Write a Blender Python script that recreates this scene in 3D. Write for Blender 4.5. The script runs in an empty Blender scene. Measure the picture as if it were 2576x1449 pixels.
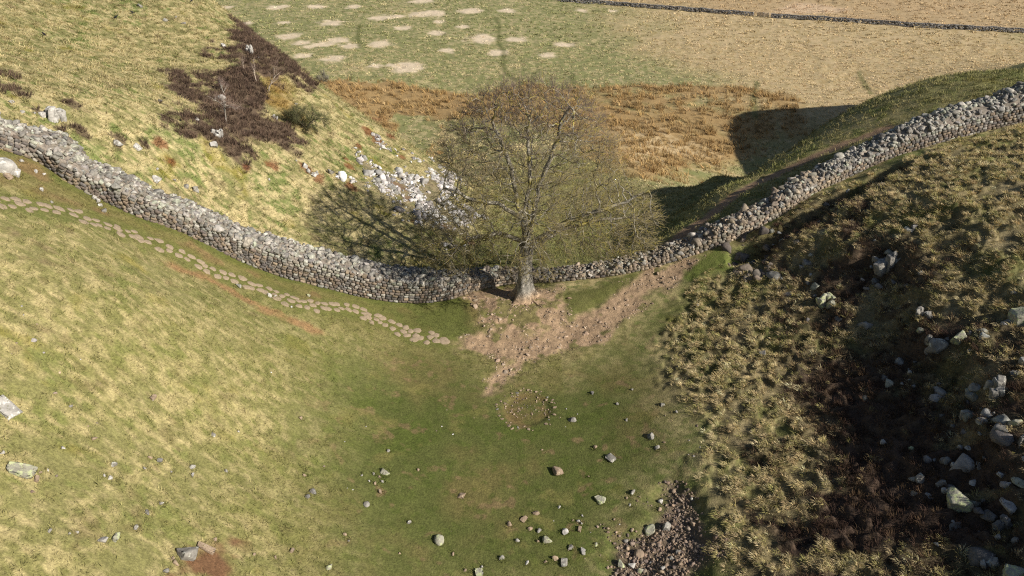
import bpy, math, random
import numpy as np
from mathutils import Vector, Matrix, kdtree
R = math.radians
random.seed(11)
rng = np.random.default_rng(11)
scene = bpy.context.scene
COL = scene.collection

# ------------------------------------------------------------------ camera, sky, sun, exposure
CAM_Z, PITCH, FPX = 26.0, 30.0, 1839.0          # pixels of a 2576 x 1449 picture
cam = bpy.data.cameras.new('camera')
cam.sensor_width = 36.0
cam.lens = 36.0 * FPX / 2576.0
cam.clip_start, cam.clip_end = 0.5, 6000.0
cam_ob = bpy.data.objects.new('camera', cam)
COL.objects.link(cam_ob)
cam_ob.location = (0, 0, CAM_Z)
cam_ob.rotation_euler = (R(90 - PITCH), 0, 0)
scene.camera = cam_ob

SUN_EL, SUN_X, SUN_Y = 33.0, 0.885, -0.466      # direction towards the sun
world = bpy.data.worlds.new('World')
scene.world = world
world.use_nodes = True
wn = world.node_tree
sky = wn.nodes.new('ShaderNodeTexSky')
sky.sky_type = 'NISHITA'
sky.sun_disc = False
sky.sun_elevation = R(SUN_EL)
sky.sun_rotation = math.atan2(SUN_X, SUN_Y)
wn.links.new(sky.outputs[0], wn.nodes['Background'].inputs[0])
wn.nodes['Background'].inputs[1].default_value = 0.055
sun = bpy.data.lights.new('sun', 'SUN')
sun.energy = 5.0
sun.angle = R(0.5)
sun.color = (1.0, 0.93, 0.82)
sun_ob = bpy.data.objects.new('sun', sun)
COL.objects.link(sun_ob)
sd = Vector((SUN_X * math.cos(R(SUN_EL)), SUN_Y * math.cos(R(SUN_EL)), math.sin(R(SUN_EL))))
sun_ob.rotation_euler = sd.to_track_quat('Z', 'Y').to_euler()
sun_ob.location = (40, -20, 60)
scene.view_settings.view_transform = 'Standard'
scene.view_settings.look = 'None'
scene.view_settings.exposure = 0.52
scene.view_settings.gamma = 1.0
scene.cycles.use_denoising = False
scene.cycles.filter_width = 1.15
scene.cycles.max_bounces = 4
scene.cycles.diffuse_bounces = 3

# ------------------------------------------------------------------ noise
def _hash(ix, iy, seed):
    h = (ix.astype(np.int64) * 374761393 + iy.astype(np.int64) * 668265263 + seed * 974634777) & 0xFFFFFFFF
    h = ((h ^ (h >> 13)) * 1274126177) & 0xFFFFFFFF
    return ((h ^ (h >> 16)) & 0xFFFF) / 65535.0
def vnoise(x, y, seed=0):
    ix, iy = np.floor(x), np.floor(y)
    fx, fy = x - ix, y - iy
    fx, fy = fx * fx * (3 - 2 * fx), fy * fy * (3 - 2 * fy)
    a, b = _hash(ix, iy, seed), _hash(ix + 1, iy, seed)
    c, d = _hash(ix, iy + 1, seed), _hash(ix + 1, iy + 1, seed)
    return (a + (b - a) * fx) * (1 - fy) + (c + (d - c) * fx) * fy
def fbm(x, y, scale, seed=0, octs=4):           # -1 .. 1
    x, y = np.asarray(x, float) / scale, np.asarray(y, float) / scale
    t, amp, tot = 0.0, 1.0, 0.0
    for k in range(octs):
        c, s = math.cos(0.6 * k), math.sin(0.6 * k)
        t = t + amp * vnoise((c * x - s * y) * 2 ** k + 17.3 * k, (s * x + c * y) * 2 ** k + 9.1 * k, seed + k)
        tot += amp; amp *= 0.55
    return (t / tot) * 2 - 1
def sstep(a, b, x):
    t = np.clip((x - a) / (b - a), 0, 1)
    return t * t * (3 - 2 * t)

# ------------------------------------------------------------------ terrain: control points read as rays
CP, SP = math.cos(R(PITCH)), math.sin(R(PITCH))
def D(px, py, d):
    X, U = (px - 1288) / FPX * d, (724.5 - py) / FPX * d
    return (X, d * CP + U * SP, CAM_Z - d * SP + U * CP)
def Z(px, py, z):
    u = (724.5 - py) / FPX
    return D(px, py, (z - CAM_Z) / (-SP + u * CP))
ctrl = [
 # valley floor
 Z(1315,755,.25), Z(1320,900,-.2), Z(1320,1030,-.35), Z(1320,1449,-.5), Z(1050,1449,-.2), Z(1600,1449,-.2),
 Z(1600,1150,0), Z(1560,880,.1), Z(1100,900,-.15), Z(1100,1150,-.2), Z(1800,1449,.7), Z(1750,1050,1.0), Z(1700,780,1.2),
 # left slope south of the wall
 D(1142,750,50.0), D(959,760,48.5), D(857,735,47.6), D(667,680,45.7), D(467,586,43), D(274,514,41), D(137,449,39.3), D(0,379,38),
 D(0,515,34), D(300,585,38.6), D(500,685,41), D(800,780,44.3), D(1000,835,46.3), D(0,900,27.5), D(0,1180,24.5), D(0,1449,22),
 D(300,750,33.5), D(300,1100,29), D(300,1449,24.5), D(600,850,38), D(600,1100,33.5), D(600,1449,27.7), D(900,1000,40.2), D(900,1449,30.3),
 # right slope
 D(2000,1300,32), D(2000,1000,38), D(1900,780,44.5), D(2250,1300,30.2), D(2250,1000,35.6), D(2200,750,41), D(2576,1449,26),
 D(2576,1000,31.6), D(2576,700,37.5), D(2400,550,42), D(2150,570,45.6), D(1980,640,46.5),
 D(1717,646,50.5), D(1904,573,50.3), D(2037,493,51.2), D(2217,407,52), D(2400,350,52.3), D(2574,307,52.3), D(1600,686,50.5),
 # behind the right wall
 D(1830,505,55.5), D(1830,470,59), D(1950,400,64), D(2050,330,69), D(2240,258,72.5), D(2400,248,72), D(2576,225,71), D(2200,335,59), D(2010,440,57.5),
 D(1640,560,67), D(1700,500,73), D(1770,462,77), D(1800,440,80), D(1620,620,58.5), D(1720,572,53.5), D(1780,522,56.5), (19,64,-1.5), (23,69,-2.5), (20,74,-5), (25,77,-6), (31,79,-6.5), (38,82,-7), (46,83,-7), (56,84,-6),
 # gap and north of it
 Z(1290,690,.2), Z(1450,640,.3), Z(1450,560,-2.5), Z(1450,450,-6), Z(1450,330,-9.5), Z(1250,600,-.4), Z(1230,500,-2.5), Z(1600,420,-6.8),
 Z(1250,420,-6.5),
 # left hill north of the wall
 D(560,535,48), D(700,570,49.8), D(900,645,50.8), D(1060,680,51.5), D(1100,600,55), D(950,500,57), D(1100,480,63), D(1180,560,60),
 D(920,400,62), D(700,450,52.5), D(500,350,50), D(300,300,46.5), D(100,250,43.5), D(0,200,44), D(300,150,58), D(0,0,60), D(250,0,68),
 D(530,0,76), D(600,70,73), D(690,130,70), D(770,200,67), D(880,290,66), D(1000,350,68), D(1100,410,72), D(640,300,57), D(750,350,57.5), D(450,120,64),
 (-29,97,1), (-20,87,-4), (-12,80,-5.5), (-6,82,-7), (-42,112,-4), (-60,125,-6), (-24,100,-8), (-10,95,-9),
 (-60,75,21), (-60,40,24), (-60,15,20), (-42,20,17), (-32,6,13), (-75,100,16), (-38,38,18),
 # plain
 (-80,160,-10), (-40,140,-10), (0,120,-10), (40,115,-10), (75,140,-10), (0,160,-10), (40,160,-10), (-40,180,-10), (0,200,-10), (80,190,-10), (-80,210,-10), (60,118,-9),
 # right of the frame
 (58,48,13), (60,20,12), (42,12,8), (44,30,10), (55,64,10.5), (68,72,13), (85,60,19), (85,30,16), (82,97,22), (75,92,17), (92,103,18), (100,80,18), (78,112,-2), (70,106,-4), (66,96,-3), (62,90,-1),
 # near the camera
 (0,8,-.5), (-12,2,5), (12,2,2), (20,8,4.5), (0,-10,0),
]
ctrl = np.array(ctrl)
S0 = 40.0
def _phi(r2):
    return 0.5 * r2 * np.log(r2 + 1e-9)
n = len(ctrl)
P = ctrl[:, :2] / S0
K = _phi(((P[:, None] - P[None]) ** 2).sum(-1)) + np.eye(n) * 0.0003
A = np.zeros((n + 3, n + 3)); A[:n, :n] = K; A[:n, n] = 1; A[:n, n + 1:] = P; A[n:, :n] = A[:n, n:].T
wts = np.linalg.solve(A, np.concatenate([ctrl[:, 2], np.zeros(3)]))
def rbf(x, y):
    xs, ys = x / S0, y / S0
    out = wts[n] + wts[n + 1] * xs + wts[n + 2] * ys
    for i in range(n):
        out = out + wts[i] * _phi((xs - P[i, 0]) ** 2 + (ys - P[i, 1]) ** 2)
    return out
def base_height(x, y):
    z = rbf(np.clip(x, -80, 100), np.clip(y, -10, 200))
    t = sstep(128, 165, y)
    plain = -10 + 0.5 * fbm(x, y, 60, 3, 2)
    return z * (1 - t) + plain * t

# coarse raster of the base height: fast look-ups and ray casts
GX0, GY0, GS = -110.0, -5.0, 0.5
gx = np.arange(GX0, 135, GS); gy = np.arange(GY0, 330, GS)
GXX, GYY = np.meshgrid(gx, gy)
HG = base_height(GXX, GYY)
def hb(x, y):
    u = np.clip((np.asarray(x, float) - GX0) / GS, 0, len(gx) - 1.001); v = np.clip((np.asarray(y, float) - GY0) / GS, 0, len(gy) - 1.001)
    i, j = u.astype(int), v.astype(int); fu, fv = u - i, v - j
    return (HG[j, i] * (1 - fu) + HG[j, i + 1] * fu) * (1 - fv) + (HG[j + 1, i] * (1 - fu) + HG[j + 1, i + 1] * fu) * fv
def cast(px, py):
    """where the line of sight through a picture point meets the terrain -> (x, y)"""
    d = np.array([(px - 1288) / FPX, CP + (724.5 - py) / FPX * SP, -SP + (724.5 - py) / FPX * CP])
    t = np.arange(12, 420, 0.1)
    x, y, z = d[0] * t, d[1] * t, CAM_Z + d[2] * t
    below = np.nonzero(z < hb(x, y))[0]
    k = below[0] if len(below) else len(t) - 1
    return float(x[k]), float(y[k])
def line(pts):
    return np.array([cast(*p) for p in pts])
def dist_scale(x, y):
    z = float(hb(x, y))
    return (y * CP + (CAM_Z - z) * SP) / FPX     # metres per picture pixel there
def seg_dist(x, y, pl):
    """distance to an open polyline and arc position"""
    best = np.full(x.shape, 1e9); sgn = np.zeros(x.shape); arc = np.zeros(x.shape); s0 = 0
    for a, b in zip(pl[:-1], pl[1:]):
        ab = b - a; L = math.hypot(*ab)
        t = np.clip(((x - a[0]) * ab[0] + (y - a[1]) * ab[1]) / (L * L), 0, 1)
        dx, dy = x - a[0] - t * ab[0], y - a[1] - t * ab[1]
        d = np.hypot(dx, dy); m = d < best
        best = np.where(m, d, best); sgn = np.where(m, np.sign(ab[0] * dy - ab[1] * dx), sgn); arc = np.where(m, s0 + t * L, arc)
        s0 += L
    return best, sgn, arc
def poly_sd(x, y, pl):
    """signed distance to a closed polygon, positive inside"""
    pts = np.vstack([pl, pl[:1]])
    d, _, _ = seg_dist(x, y, pts)
    ins = np.zeros(x.shape, bool)
    for a, b in zip(pts[:-1], pts[1:]):
        if a[1] == b[1]: continue
        c = ((a[1] > y) != (b[1] > y)) & (x < (b[0] - a[0]) * (y - a[1]) / (b[1] - a[1]) + a[0])
        ins ^= c
    return np.where(ins, d, -d)

# ------------------------------------------------------------------ plan of the place
L_WALL = line([(-140,318), (0,379), (104,402), (157,456), (274,512), (350,548), (467,586), (550,630), (667,680), (857,733), (959,756), (1072,760), (1142,750), (1192,731),
               (1252,716), (1296,711), (1339,711), (1406,708), (1476,700), (1559,690), (1626,676), (1717,648), (1784,626), (1857,602), (1904,573), (1984,533), (2037,493), (2110,457),
               (2217,407), (2334,370), (2400,350), (2484,327), (2574,307), (2700,275), (2850,250)])
L_PATH = line([(-30,503), (60,520), (150,535), (260,560), (300,580), (360,597), (420,625), (470,650), (520,683), (600,705), (660,722), (700,738), (750,765), (800,773), (880,777), (940,795),
               (985,815), (1030,840), (1080,853), (1145,860)])
L_TRAIL = line([(440,675), (520,700), (600,742), (680,785), (740,808), (800,835)])
L_BACKPATH = line([(1640,640), (1700,600), (1760,560), (1830,505), (1880,470), (1960,432), (2050,392), (2150,352), (2230,322)])
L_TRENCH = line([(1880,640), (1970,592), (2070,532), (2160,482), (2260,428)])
L_CRAG = line([(1870,610), (1960,640), (2050,640), (2110,700), (2240,640), (2300,750), (2330,860), (2420,960), (2440,1060), (2490,1200), (2540,1330), (2600,1449)])
TRACKS = [line(p) for p in ([(1250,45), (1256,75), (1254,110), (1268,130), (1264,165), (1278,188), (1330,215)], [(905,60), (900,95), (905,120)], [(640,60), (650,100)],
          [(1905,205), (1895,260), (1900,300)], [(2160,180), (2190,235)], [(1440,190), (1450,250)])]
PG = {k: line(v) for k, v in dict(
 valley=[(940,790), (1190,765), (1200,850), (1290,940), (1500,890), (1620,800), (1720,720), (1750,760), (1660,850), (1690,980), (1790,1080), (1790,1200), (1850,1449), (770,1449), (800,1200), (820,1000), (720,860)],
 verge=[(960,775), (1190,750), (1190,850), (1100,840), (1000,800)],
 dirt=[(1190,738), (1290,722), (1400,728), (1432,765), (1420,805), (1500,765), (1580,705), (1680,662), (1745,655), (1725,700), (1640,745), (1560,800), (1520,850), (1420,885), (1330,912), (1250,985), (1218,1000), (1228,950), (1280,905), (1165,878), (1140,866), (1150,850), (1200,842), (1197,790)],
 knoll=[(1195,745), (1400,735), (1430,770), (1420,815), (1330,845), (1205,840)],
 inlay=[(1412,742), (1535,708), (1610,682), (1590,706), (1500,772), (1432,808)],
 soil=[(425,1449), (470,1425), (505,1385), (600,1362), (580,1400), (540,1449)],
 heather=[(597,70), (690,120), (735,165), (772,200), (740,212), (690,205), (665,185), (650,205), (668,240), (695,285), (725,340), (748,382), (700,365), (640,390), (608,410), (575,390), (545,380), (500,360), (468,328), (440,285), (500,300), (512,250), (515,205), (545,190), (588,190), (565,150), (555,125), (612,128)],
 heather2=[(420,182), (450,178), (492,212), (512,238), (480,250), (440,222)],
 ginger=[(645,165), (700,190), (740,260), (760,320), (715,300), (680,250)],
 scree=[(895,395), (940,410), (1000,440), (1060,465), (1120,430), (1160,440), (1130,500), (1180,540), (1200,620), (1130,590), (1060,555), (990,510), (940,470), (905,435)],
 pit=[(1555,1449), (1530,1410), (1570,1350), (1630,1290), (1690,1225), (1740,1240), (1775,1290), (1792,1370), (1775,1449)],
 rush_l=[(800,203), (1000,208), (1120,232), (1200,245), (1200,300), (1100,292), (1000,287), (860,272), (820,240)],
 rush_m=[(1080,232), (1200,238), (1330,215), (1470,225), (1500,340), (1380,330), (1250,310), (1090,300)],
 rush_l2=[(910,295), (1120,300), (1120,335), (960,325)],
 rush_r=[(1430,228), (1560,214), (1750,214), (1980,238), (2060,300), (1830,410), (1640,440), (1520,430), (1470,330)],
 pale_r=[(1540,330), (1650,320), (1760,380), (1700,400), (1580,420)],
 tan=[(1560,20), (1800,230), (2060,300), (2576,240), (2700,0), (2300,-5)],
 far=[(1250,-12), (1500,8), (1900,38), (2576,78), (2800,95), (2700,-60), (1300,-60)],
 farpale=[(1965,20), (2000,5), (2140,22), (2130,32), (1950,36)],
 shoulder=[(1830,500), (2050,380), (2250,310), (2380,290), (2380,250), (2240,258), (2140,285), (2060,335), (1840,470)],
 rslope=[(1735,760), (1690,850), (1700,980), (1790,1080), (1790,1200), (1850,1449), (2100,1800), (3300,1800), (3300,700), (2900,260), (2650,300), (2400,365), (2110,475), (1900,600)],
 rheath=[(2080,960), (2250,850), (2350,820), (2480,930), (2640,1000), (2640,1460), (2010,1460), (2060,1300), (2150,1150)],
 rheath2=[(1930,1200), (2120,1040), (2250,980), (2640,960), (2640,1460), (1900,1460), (1960,1300)],
 rshade=[(1880,600), (2030,500), (2200,580), (2320,720), (2250,860), (2060,860), (2000,700)],
 turf_r=[(1717,660), (1860,612), (1900,620), (1850,680), (1740,700)],
 green_gap=[(1100,690), (1290,690), (1560,660), (1640,620), (1560,540), (1250,560), (1130,620)],
).items()}
PALE = [(725,92,25), (835,57,28), (712,57,15), (700,18,25), (795,17,20), (890,17,18), (960,45,25), (1075,35,33), (1015,70,18), (1100,83,20), (1105,55,14), (1165,67,14), (1183,27,25), (1275,27,18),
        (1213,98,32), (1255,133,22), (1378,140,18), (1420,112,20), (955,110,25), (850,102,24), (765,140,18), (840,147,25), (1025,170,36), (1125,127,16), (945,165,14), (1300,100,22), (1060,3,25),
        (565,18,18), (1465,27,13), (760,108,20), (810,112,22), (880,116,22), (1540,28,10), (620,58,14), (640,85,10), (780,118,14), (1000,42,16), (985,165,12), (665,120,12)]
PALE = [(*cast(px, py), r) for px, py, r in PALE]
PALE = [(x, y, 1.1 * r * dist_scale(x, y)) for x, y, r in PALE]
BRACK = [(925,330,14), (950,352,16), (985,345,12), (880,420,12), (900,365,9), (1000,470,20), (1065,455,14), (1025,500,12), (1090,530,14), (1045,560,10), (1120,570,14), (870,400,7), (1130,480,10), (960,300,15), (935,300,10), (1010,395,8), (880,470,14), (1180,610,14),
         (620,425,9), (770,425,14), (800,450,14), (685,415,14), (400,360,14), (430,410,10)]
BRACK = [(*cast(px, py), r) for px, py, r in BRACK]
BRACK = [(x, y, r * dist_scale(x, y)) for x, y, r in BRACK]
HSPOT = [(185,265,20), (20,190,25), (10,220,30), (195,320,12), (210,340,14), (365,365,9), (295,370,10), (500,190,14), (95,280,10), (60,240,14), (300,350,14), (420,300,16), (150,325,10), (440,290,14), (465,300,16)]
HSPOT = [(*cast(px, py), r) for px, py, r in HSPOT]
HSPOT = [(x, y, r * dist_scale(x, y)) for x, y, r in HSPOT]
RING = cast(1326, 1030)

def inset(x, y, name, soft, amp=0.0, scale=2.0, seed=5):
    """soft mask of a named plot, its edge roughened by noise"""
    pl = PG[name]; m = soft + amp + 1
    sel = (x > pl[:, 0].min() - m) & (x < pl[:, 0].max() + m) & (y > pl[:, 1].min() - m) & (y < pl[:, 1].max() + m)
    out = np.zeros(x.shape)
    if sel.any():
        d = poly_sd(x[sel], y[sel], pl)
        if amp: d = d + amp * fbm(x[sel], y[sel], scale, seed, 3) * 1.6
        out[sel] = sstep(-soft, soft, d)
    return out
def spots(x, y, lst, asp=1.0, seed=8, rough=0.7, soft=0.35):
    out = np.zeros(x.shape)
    for k, (cx, cy, r) in enumerate(lst):
        sel = (abs(x - cx) < 2.2 * r) & (abs(y - cy) < 2.2 * r * asp)
        if sel.any():
            q = np.hypot((x[sel] - cx) / r, (y[sel] - cy) / (r * asp)) + rough * fbm(x[sel], y[sel], max(r * 0.7, .3), seed + k, 3)
            out[sel] = np.maximum(out[sel], sstep(1 + soft, 1 - soft, q))
    return out
def near_line(x, y, pl, w, soft, amp=0.0, scale=1.0, seed=3):
    m = w + soft + amp + 1
    sel = (x > pl[:, 0].min() - m) & (x < pl[:, 0].max() + m) & (y > pl[:, 1].min() - m) & (y < pl[:, 1].max() + m)
    out = np.zeros(x.shape)
    if sel.any():
        d, _, _ = seg_dist(x[sel], y[sel], pl)
        if amp: d = d + amp * fbm(x[sel], y[sel], scale, seed, 3)
        out[sel] = sstep(w + soft, w - soft, d)
    return out

# ------------------------------------------------------------------ relief and ground colours
def tussock(x, y):
    t = vnoise(x / .40 + .5 * fbm(x, y, 1.2, 31, 2), y / .34 + .5 * fbm(x, y, 1.2, 32, 2), 33)
    return sstep(.25, .85, t)
def micro(x, y):
    """small relief that sits on the base height"""
    near = sstep(140, 90, y)
    rs = inset(x, y, 'rslope', 1.5, 1.0, 3)
    val = inset(x, y, 'valley', 1.5)
    h = near * (0.10 * fbm(x, y, 3.0, 21, 4) + 0.03 * fbm(x, y, 0.7, 22, 2)) * (1 - 0.6 * val)
    h = h + (1 - near) * (0.22 * fbm(x, y, 2.6, 23, 3))
    tus = tussock(x, y)
    h = h + rs * (0.27 * tus + 0.22 * fbm(x, y, 6.5, 34, 3) + 0.07 * fbm(x, y, 1.6, 36, 2))
    sel = rs > 0.01
    if sel.any():                                  # broken rock steps of the right slope
        d, sg, _ = seg_dist(x[sel], y[sel], L_CRAG)
        d = d * sg + 1.4 * fbm(x[sel], y[sel], 4.0, 35, 3)
        d = -d
        step = np.zeros(x.shape)
        step[sel] = 0.75 * np.tanh(-d / 0.7) * np.exp(-np.abs(d) / 3.0) + 0.35 * np.tanh(-(d + 3.4) / .5) * np.exp(-np.abs(d + 3.4) / 2.5)
        h = h + step * rs
    h = h - 1.25 * near_line(x, y, L_TRENCH, .55, .75, .5, 1.2)
    hm = inset(x, y, 'heather', .5, .6, 1.2)
    h = h + hm * 0.35 * (vnoise(x / .5, y / .5, 41) * .6 + vnoise(x / 1.4, y / 1.4, 42) * .6)
    kn = inset(x, y, 'knoll', 1.2)
    h = h + kn * (0.25 + 0.10 * fbm(x, y, .8, 43, 3))
    dd = inset(x, y, 'dirt', .5, .4, 1)
    h = h - dd * .08 + dd * .05 * fbm(x, y, .35, 44, 2)
    pt = inset(x, y, 'pit', .8, .5, 1.2)
    h = h - pt * 0.35 + pt * .14 * fbm(x, y, .6, 45, 3)
    rr = np.hypot(x - RING[0], y - RING[1])
    h = h - .10 * sstep(1.5, 1.1, rr)
    h = h - .10 * near_line(x, y, L_BACKPATH, .6, .4)
    return h
def height(x, y):
    x, y = np.asarray(x, float), np.asarray(y, float)
    return hb(x, y) + micro(x, y)

def heath_l(x, y):
    gap = .25 + .75 * sstep(-.62, -.3, fbm(x, y, 1.1, 59, 3) + .15 * fbm(x, y, 5, 60, 2))
    return np.maximum(np.maximum(inset(x, y, 'heather', .5, 1.7, 1.5), inset(x, y, 'heather2', .4, 1.1, 1)), spots(x, y, HSPOT, 1, 200, .8, .3) * .85) * gap
def heath_shade_r(x, y):  # heather of the right slope, plus shade painted as heather
    al, ac = .8 * x - .6 * y, .6 * x + .8 * y
    streak = sstep(-.12, .12, fbm(al * .4, ac, 1.5, 74, 3) + .06)
    a = inset(x, y, 'rheath', 3, 2.5, 4) * sstep(-.5, -.05, fbm(x, y, 2.4, 72, 3) + .1)
    b = inset(x, y, 'rshade', 2.0, 1.5, 3) * sstep(-.2, .12, fbm(x, y, 1.6, 73, 3)) * .9  # shadow zone below the crags, darkened by patchy heather colour
    return np.maximum(np.maximum(a, b), np.maximum(inset(x, y, 'rheath2', 2.5, 2, 3) * streak, near_line(x, y, L_TRENCH, .6, .5, .5, 1) * .8))  # trench strip: dark colour stands in for shade under the wall
def mix(a, b, t):
    return a + (np.asarray(b) - a) * t[:, None]
def albedo(x, y):
    n1, n2, n3 = fbm(x, y, 4.5, 51, 4), fbm(x, y, 1.3, 52, 3), fbm(x, y, 14, 53, 3)
    n4 = fbm(x, y, .5, 54, 3)
    # rough hill grass: straw over green
    c = np.tile(np.array([.178, .166, .068]), (len(x), 1))
    n5 = fbm(x + .3 * y, y * 1.3, .32, 55, 2)
    c = mix(c, (.37, .305, .155), sstep(-.45, .6, n1 * .2 + n2 * .5 + n4 * .45 + n5 * .8 + .0))
    c = mix(c, (.125, .155, .045), sstep(.05, .5, n2 * .55 - n1 * .35 + n3 * .2 - n4 * .35 - n5 * .3 + .03) * .85)
    c = mix(c, (.20, .165, .025), sstep(.30, .62, fbm(x, y, 1.7, 57, 4) + .25 * n3) * .6)
    c = mix(c, (.13, .09, .05), sstep(.32, .55, fbm(x, y, .8, 58, 3)) * .5)
    # north of the left wall grass is paler, south of it greener towards the dip
    wd, wsg, warc = seg_dist(x, y, L_WALL)
    c = mix(c, (.165, .158, .050), ((wsg < 0) & (x < 3)).astype(float) * np.clip(.52 + .012 * (x + 14) + .3 * n2 - .25 * n5 + .25 * n3, 0, .85))
    northl = ((wsg > 0) & (x < 2) & (y < 118)).astype(float)
    c = mix(c, (.41, .345, .185), northl * sstep(-.3, .6, n4 + n5 + n2 * .5) * .42)
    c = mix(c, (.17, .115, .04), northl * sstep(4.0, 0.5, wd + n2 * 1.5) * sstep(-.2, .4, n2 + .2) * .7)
    # plain
    far = sstep(82, 100, y + 4 * n3 + np.clip(-x, 0, 40) * .0)
    lowland = sstep(-5.2, -7.0, hb(x, y)) 
    plain = np.tile(np.array([.19, .192, .080]), (len(x), 1))
    p4, p5 = fbm(x, y, .75, 61, 3) * 1.2, fbm(x, y, 11, 62, 4)
    tan = np.maximum(inset(x, y, 'tan', 14, 8, 14), sstep(.2, .8, p5 - .1) * .45)
    plain = mix(plain, (.40, .33, .185), sstep(-.15, .5, p4 + .25 * p5) * .75)
    plain = mix(plain, (.43, .325, .19), tan * (.75 + .25 * p4))
    plain = mix(plain, (.30, .21, .095), sstep(.1, .5, -p4) * tan * .6)
    plain = mix(plain, (.37, .265, .15), inset(x, y, 'far', 2.0) * (.7 + .3 * p5))
    plain = mix(plain, (.46, .34, .22), inset(x, y, 'farpale', 2.5, 1, 4))
    rush = np.maximum(np.maximum(inset(x, y, 'rush_l', 1.0, 1.6, 4), inset(x, y, 'rush_l2', 2, 1.5, 4) * .55), np.maximum(inset(x, y, 'rush_m', 2, 2, 4) * .9, inset(x, y, 'rush_r', 2.5, 4, 7) * sstep(-.6, .1, fbm(x, y, 7, 63, 3))))
    plain = mix(plain, (.29, .195, .09), rush * .95)
    plain = mix(plain, (.43, .33, .19), inset(x, y, 'pale_r', 3, 2.5, 5) * sstep(-.4, .2, p4))
    plain = mix(plain, (.10, .12, .035), sstep(.45, .7, fbm(x, y, 8, 64, 3)) * sstep(112, 100, y) * .45)
    plain = mix(plain, (.34, .265, .14), sstep(108, 96, y) * sstep(6, -4, x) * sstep(-.6, .2, p4) * .7)
    plain = mix(plain, (.60, .49, .36), spots(x, y, PALE, 1.35, 70, .6, .4) * (.85 + .15 * p4))
    for t in TRACKS:
        plain = mix(plain, (.085, .095, .03), near_line(x, y, t, .5, .5, .3, 2) * .7)
    c = c * (1 - lowland[:, None]) + plain * lowland[:, None]
    # gap: darker green ground
    c = mix(c, (.125, .135, .04), inset(x, y, 'green_gap', 2.5, 1, 2) * .8)
    c = mix(c, (.17, .165, .06), ((x > -2) & (wsg > 0)).astype(float) * (1 - lowland) * sstep(46, 50, y) * .55)
    # valley turf
    val = inset(x, y, 'valley', 4.5, 2.5, 5)
    vt = np.tile(np.array([.082, .092, .026]), (len(x), 1))
    vt = mix(vt, (.128, .105, .040), sstep(-.1, .55, n1 + .35 * n2) * .7)
    vt = mix(vt, (.070, .090, .018), sstep(.15, .6, -n1 + .4 * n2) * .7)
    vt = mix(vt, (.19, .125, .07), sstep(.32, .55, fbm(x, y, .7, 66, 3)) * .55)
    vt = mix(vt, (.17, .15, .05), sstep(.35, .6, fbm(x, y, 1.6, 67, 3)) * .5)
    vt = mix(vt, (.062, .082, .016), sstep(.05, .5, fbm(x, y, .45, 69, 3)) * .55)
    c = c * (1 - val[:, None]) + vt * val[:, None]
    # verge between wall and flagged path
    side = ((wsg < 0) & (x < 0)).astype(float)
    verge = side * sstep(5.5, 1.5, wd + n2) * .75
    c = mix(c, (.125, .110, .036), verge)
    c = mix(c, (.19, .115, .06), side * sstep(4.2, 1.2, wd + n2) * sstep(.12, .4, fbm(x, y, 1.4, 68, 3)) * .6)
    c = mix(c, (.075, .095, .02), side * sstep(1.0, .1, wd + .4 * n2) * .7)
    c = mix(c, (.105, .115, .03), near_line(x, y, L_PATH, 1.0, .7, .5, .8) * .75)
    c = mix(c, (.07, .09, .02), inset(x, y, 'verge', .8, .3) * .7)
    c = mix(c, (.26, .15, .075), near_line(x, y, L_TRAIL, .28, .3, .35, .5) * .8)
    # right slope
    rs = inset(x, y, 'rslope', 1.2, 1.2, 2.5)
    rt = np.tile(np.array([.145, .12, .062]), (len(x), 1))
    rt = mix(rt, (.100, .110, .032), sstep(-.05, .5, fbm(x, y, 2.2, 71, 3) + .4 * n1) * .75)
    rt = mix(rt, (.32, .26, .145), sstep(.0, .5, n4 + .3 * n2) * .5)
    rt = mix(rt, (.062, .042, .030), heath_shade_r(x, y))  # heather colour, doubling as painted shade at crag and trench
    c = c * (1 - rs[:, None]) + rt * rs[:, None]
    c = mix(c, (.11, .135, .03), inset(x, y, 'turf_r', .8, .5, 1) * .9)
    c = mix(c, (.115, .130, .034), inset(x, y, 'shoulder', 1.0, 1.0, 2) * sstep(-.2, .3, n2 + .5 * n1) * .75)
    c = mix(c, (.30, .25, .12), inset(x, y, 'shoulder', 2.0, 1.0, 2) * sstep(-.15, .35, n4 - .5 * n2) * .7)
    # heather bank and bracken
    c = mix(c, (.20, .12, .03), inset(x, y, 'ginger', 1.2, 1.0, 2) * .8)
    hb_ = heath_l(x, y)
    c = mix(c, (.088, .060, .043), hb_ * (.93 + .07 * n2))
    c = mix(c, (.15, .055, .025), spots(x, y, BRACK, 1.2, 90, .8, .35) * .8)
    c = mix(c, (.15, .12, .085), inset(x, y, 'scree', .8, 1.2, 2) * .6)
    # bare earth
    d1 = inset(x, y, 'dirt', .45, .7, 1.2)
    dc = np.tile(np.array([.305, .215, .135]), (len(x), 1))
    dc = mix(dc, (.225, .155, .098), sstep(-.1, .5, n2) * .6)
    dc = mix(dc, (.40, .28, .185), sstep(.1, .6, n4) * .5)
    c = c * (1 - d1[:, None]) + dc * d1[:, None]
    c = mix(c, (.11, .112, .034), d1 * sstep(.28, .5, fbm(x, y, 1.0, 78, 3) + .1 * n4) * .8)
    c = mix(c, (.115, .115, .034), inset(x, y, 'knoll', .8) * sstep(-.12, .18, fbm(x, y, .7, 77, 3)) * .75)
    c = mix(c, (.10, .105, .03), inset(x, y, 'inlay', .35, .3, .8) * .9)
    c = mix(c, (.135, .070, .038), inset(x, y, 'soil', .35, .5, .8) * .95)
    c = mix(c, (.13, .095, .07), inset(x, y, 'pit', .6, .8, 1.0) * .9)
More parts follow.
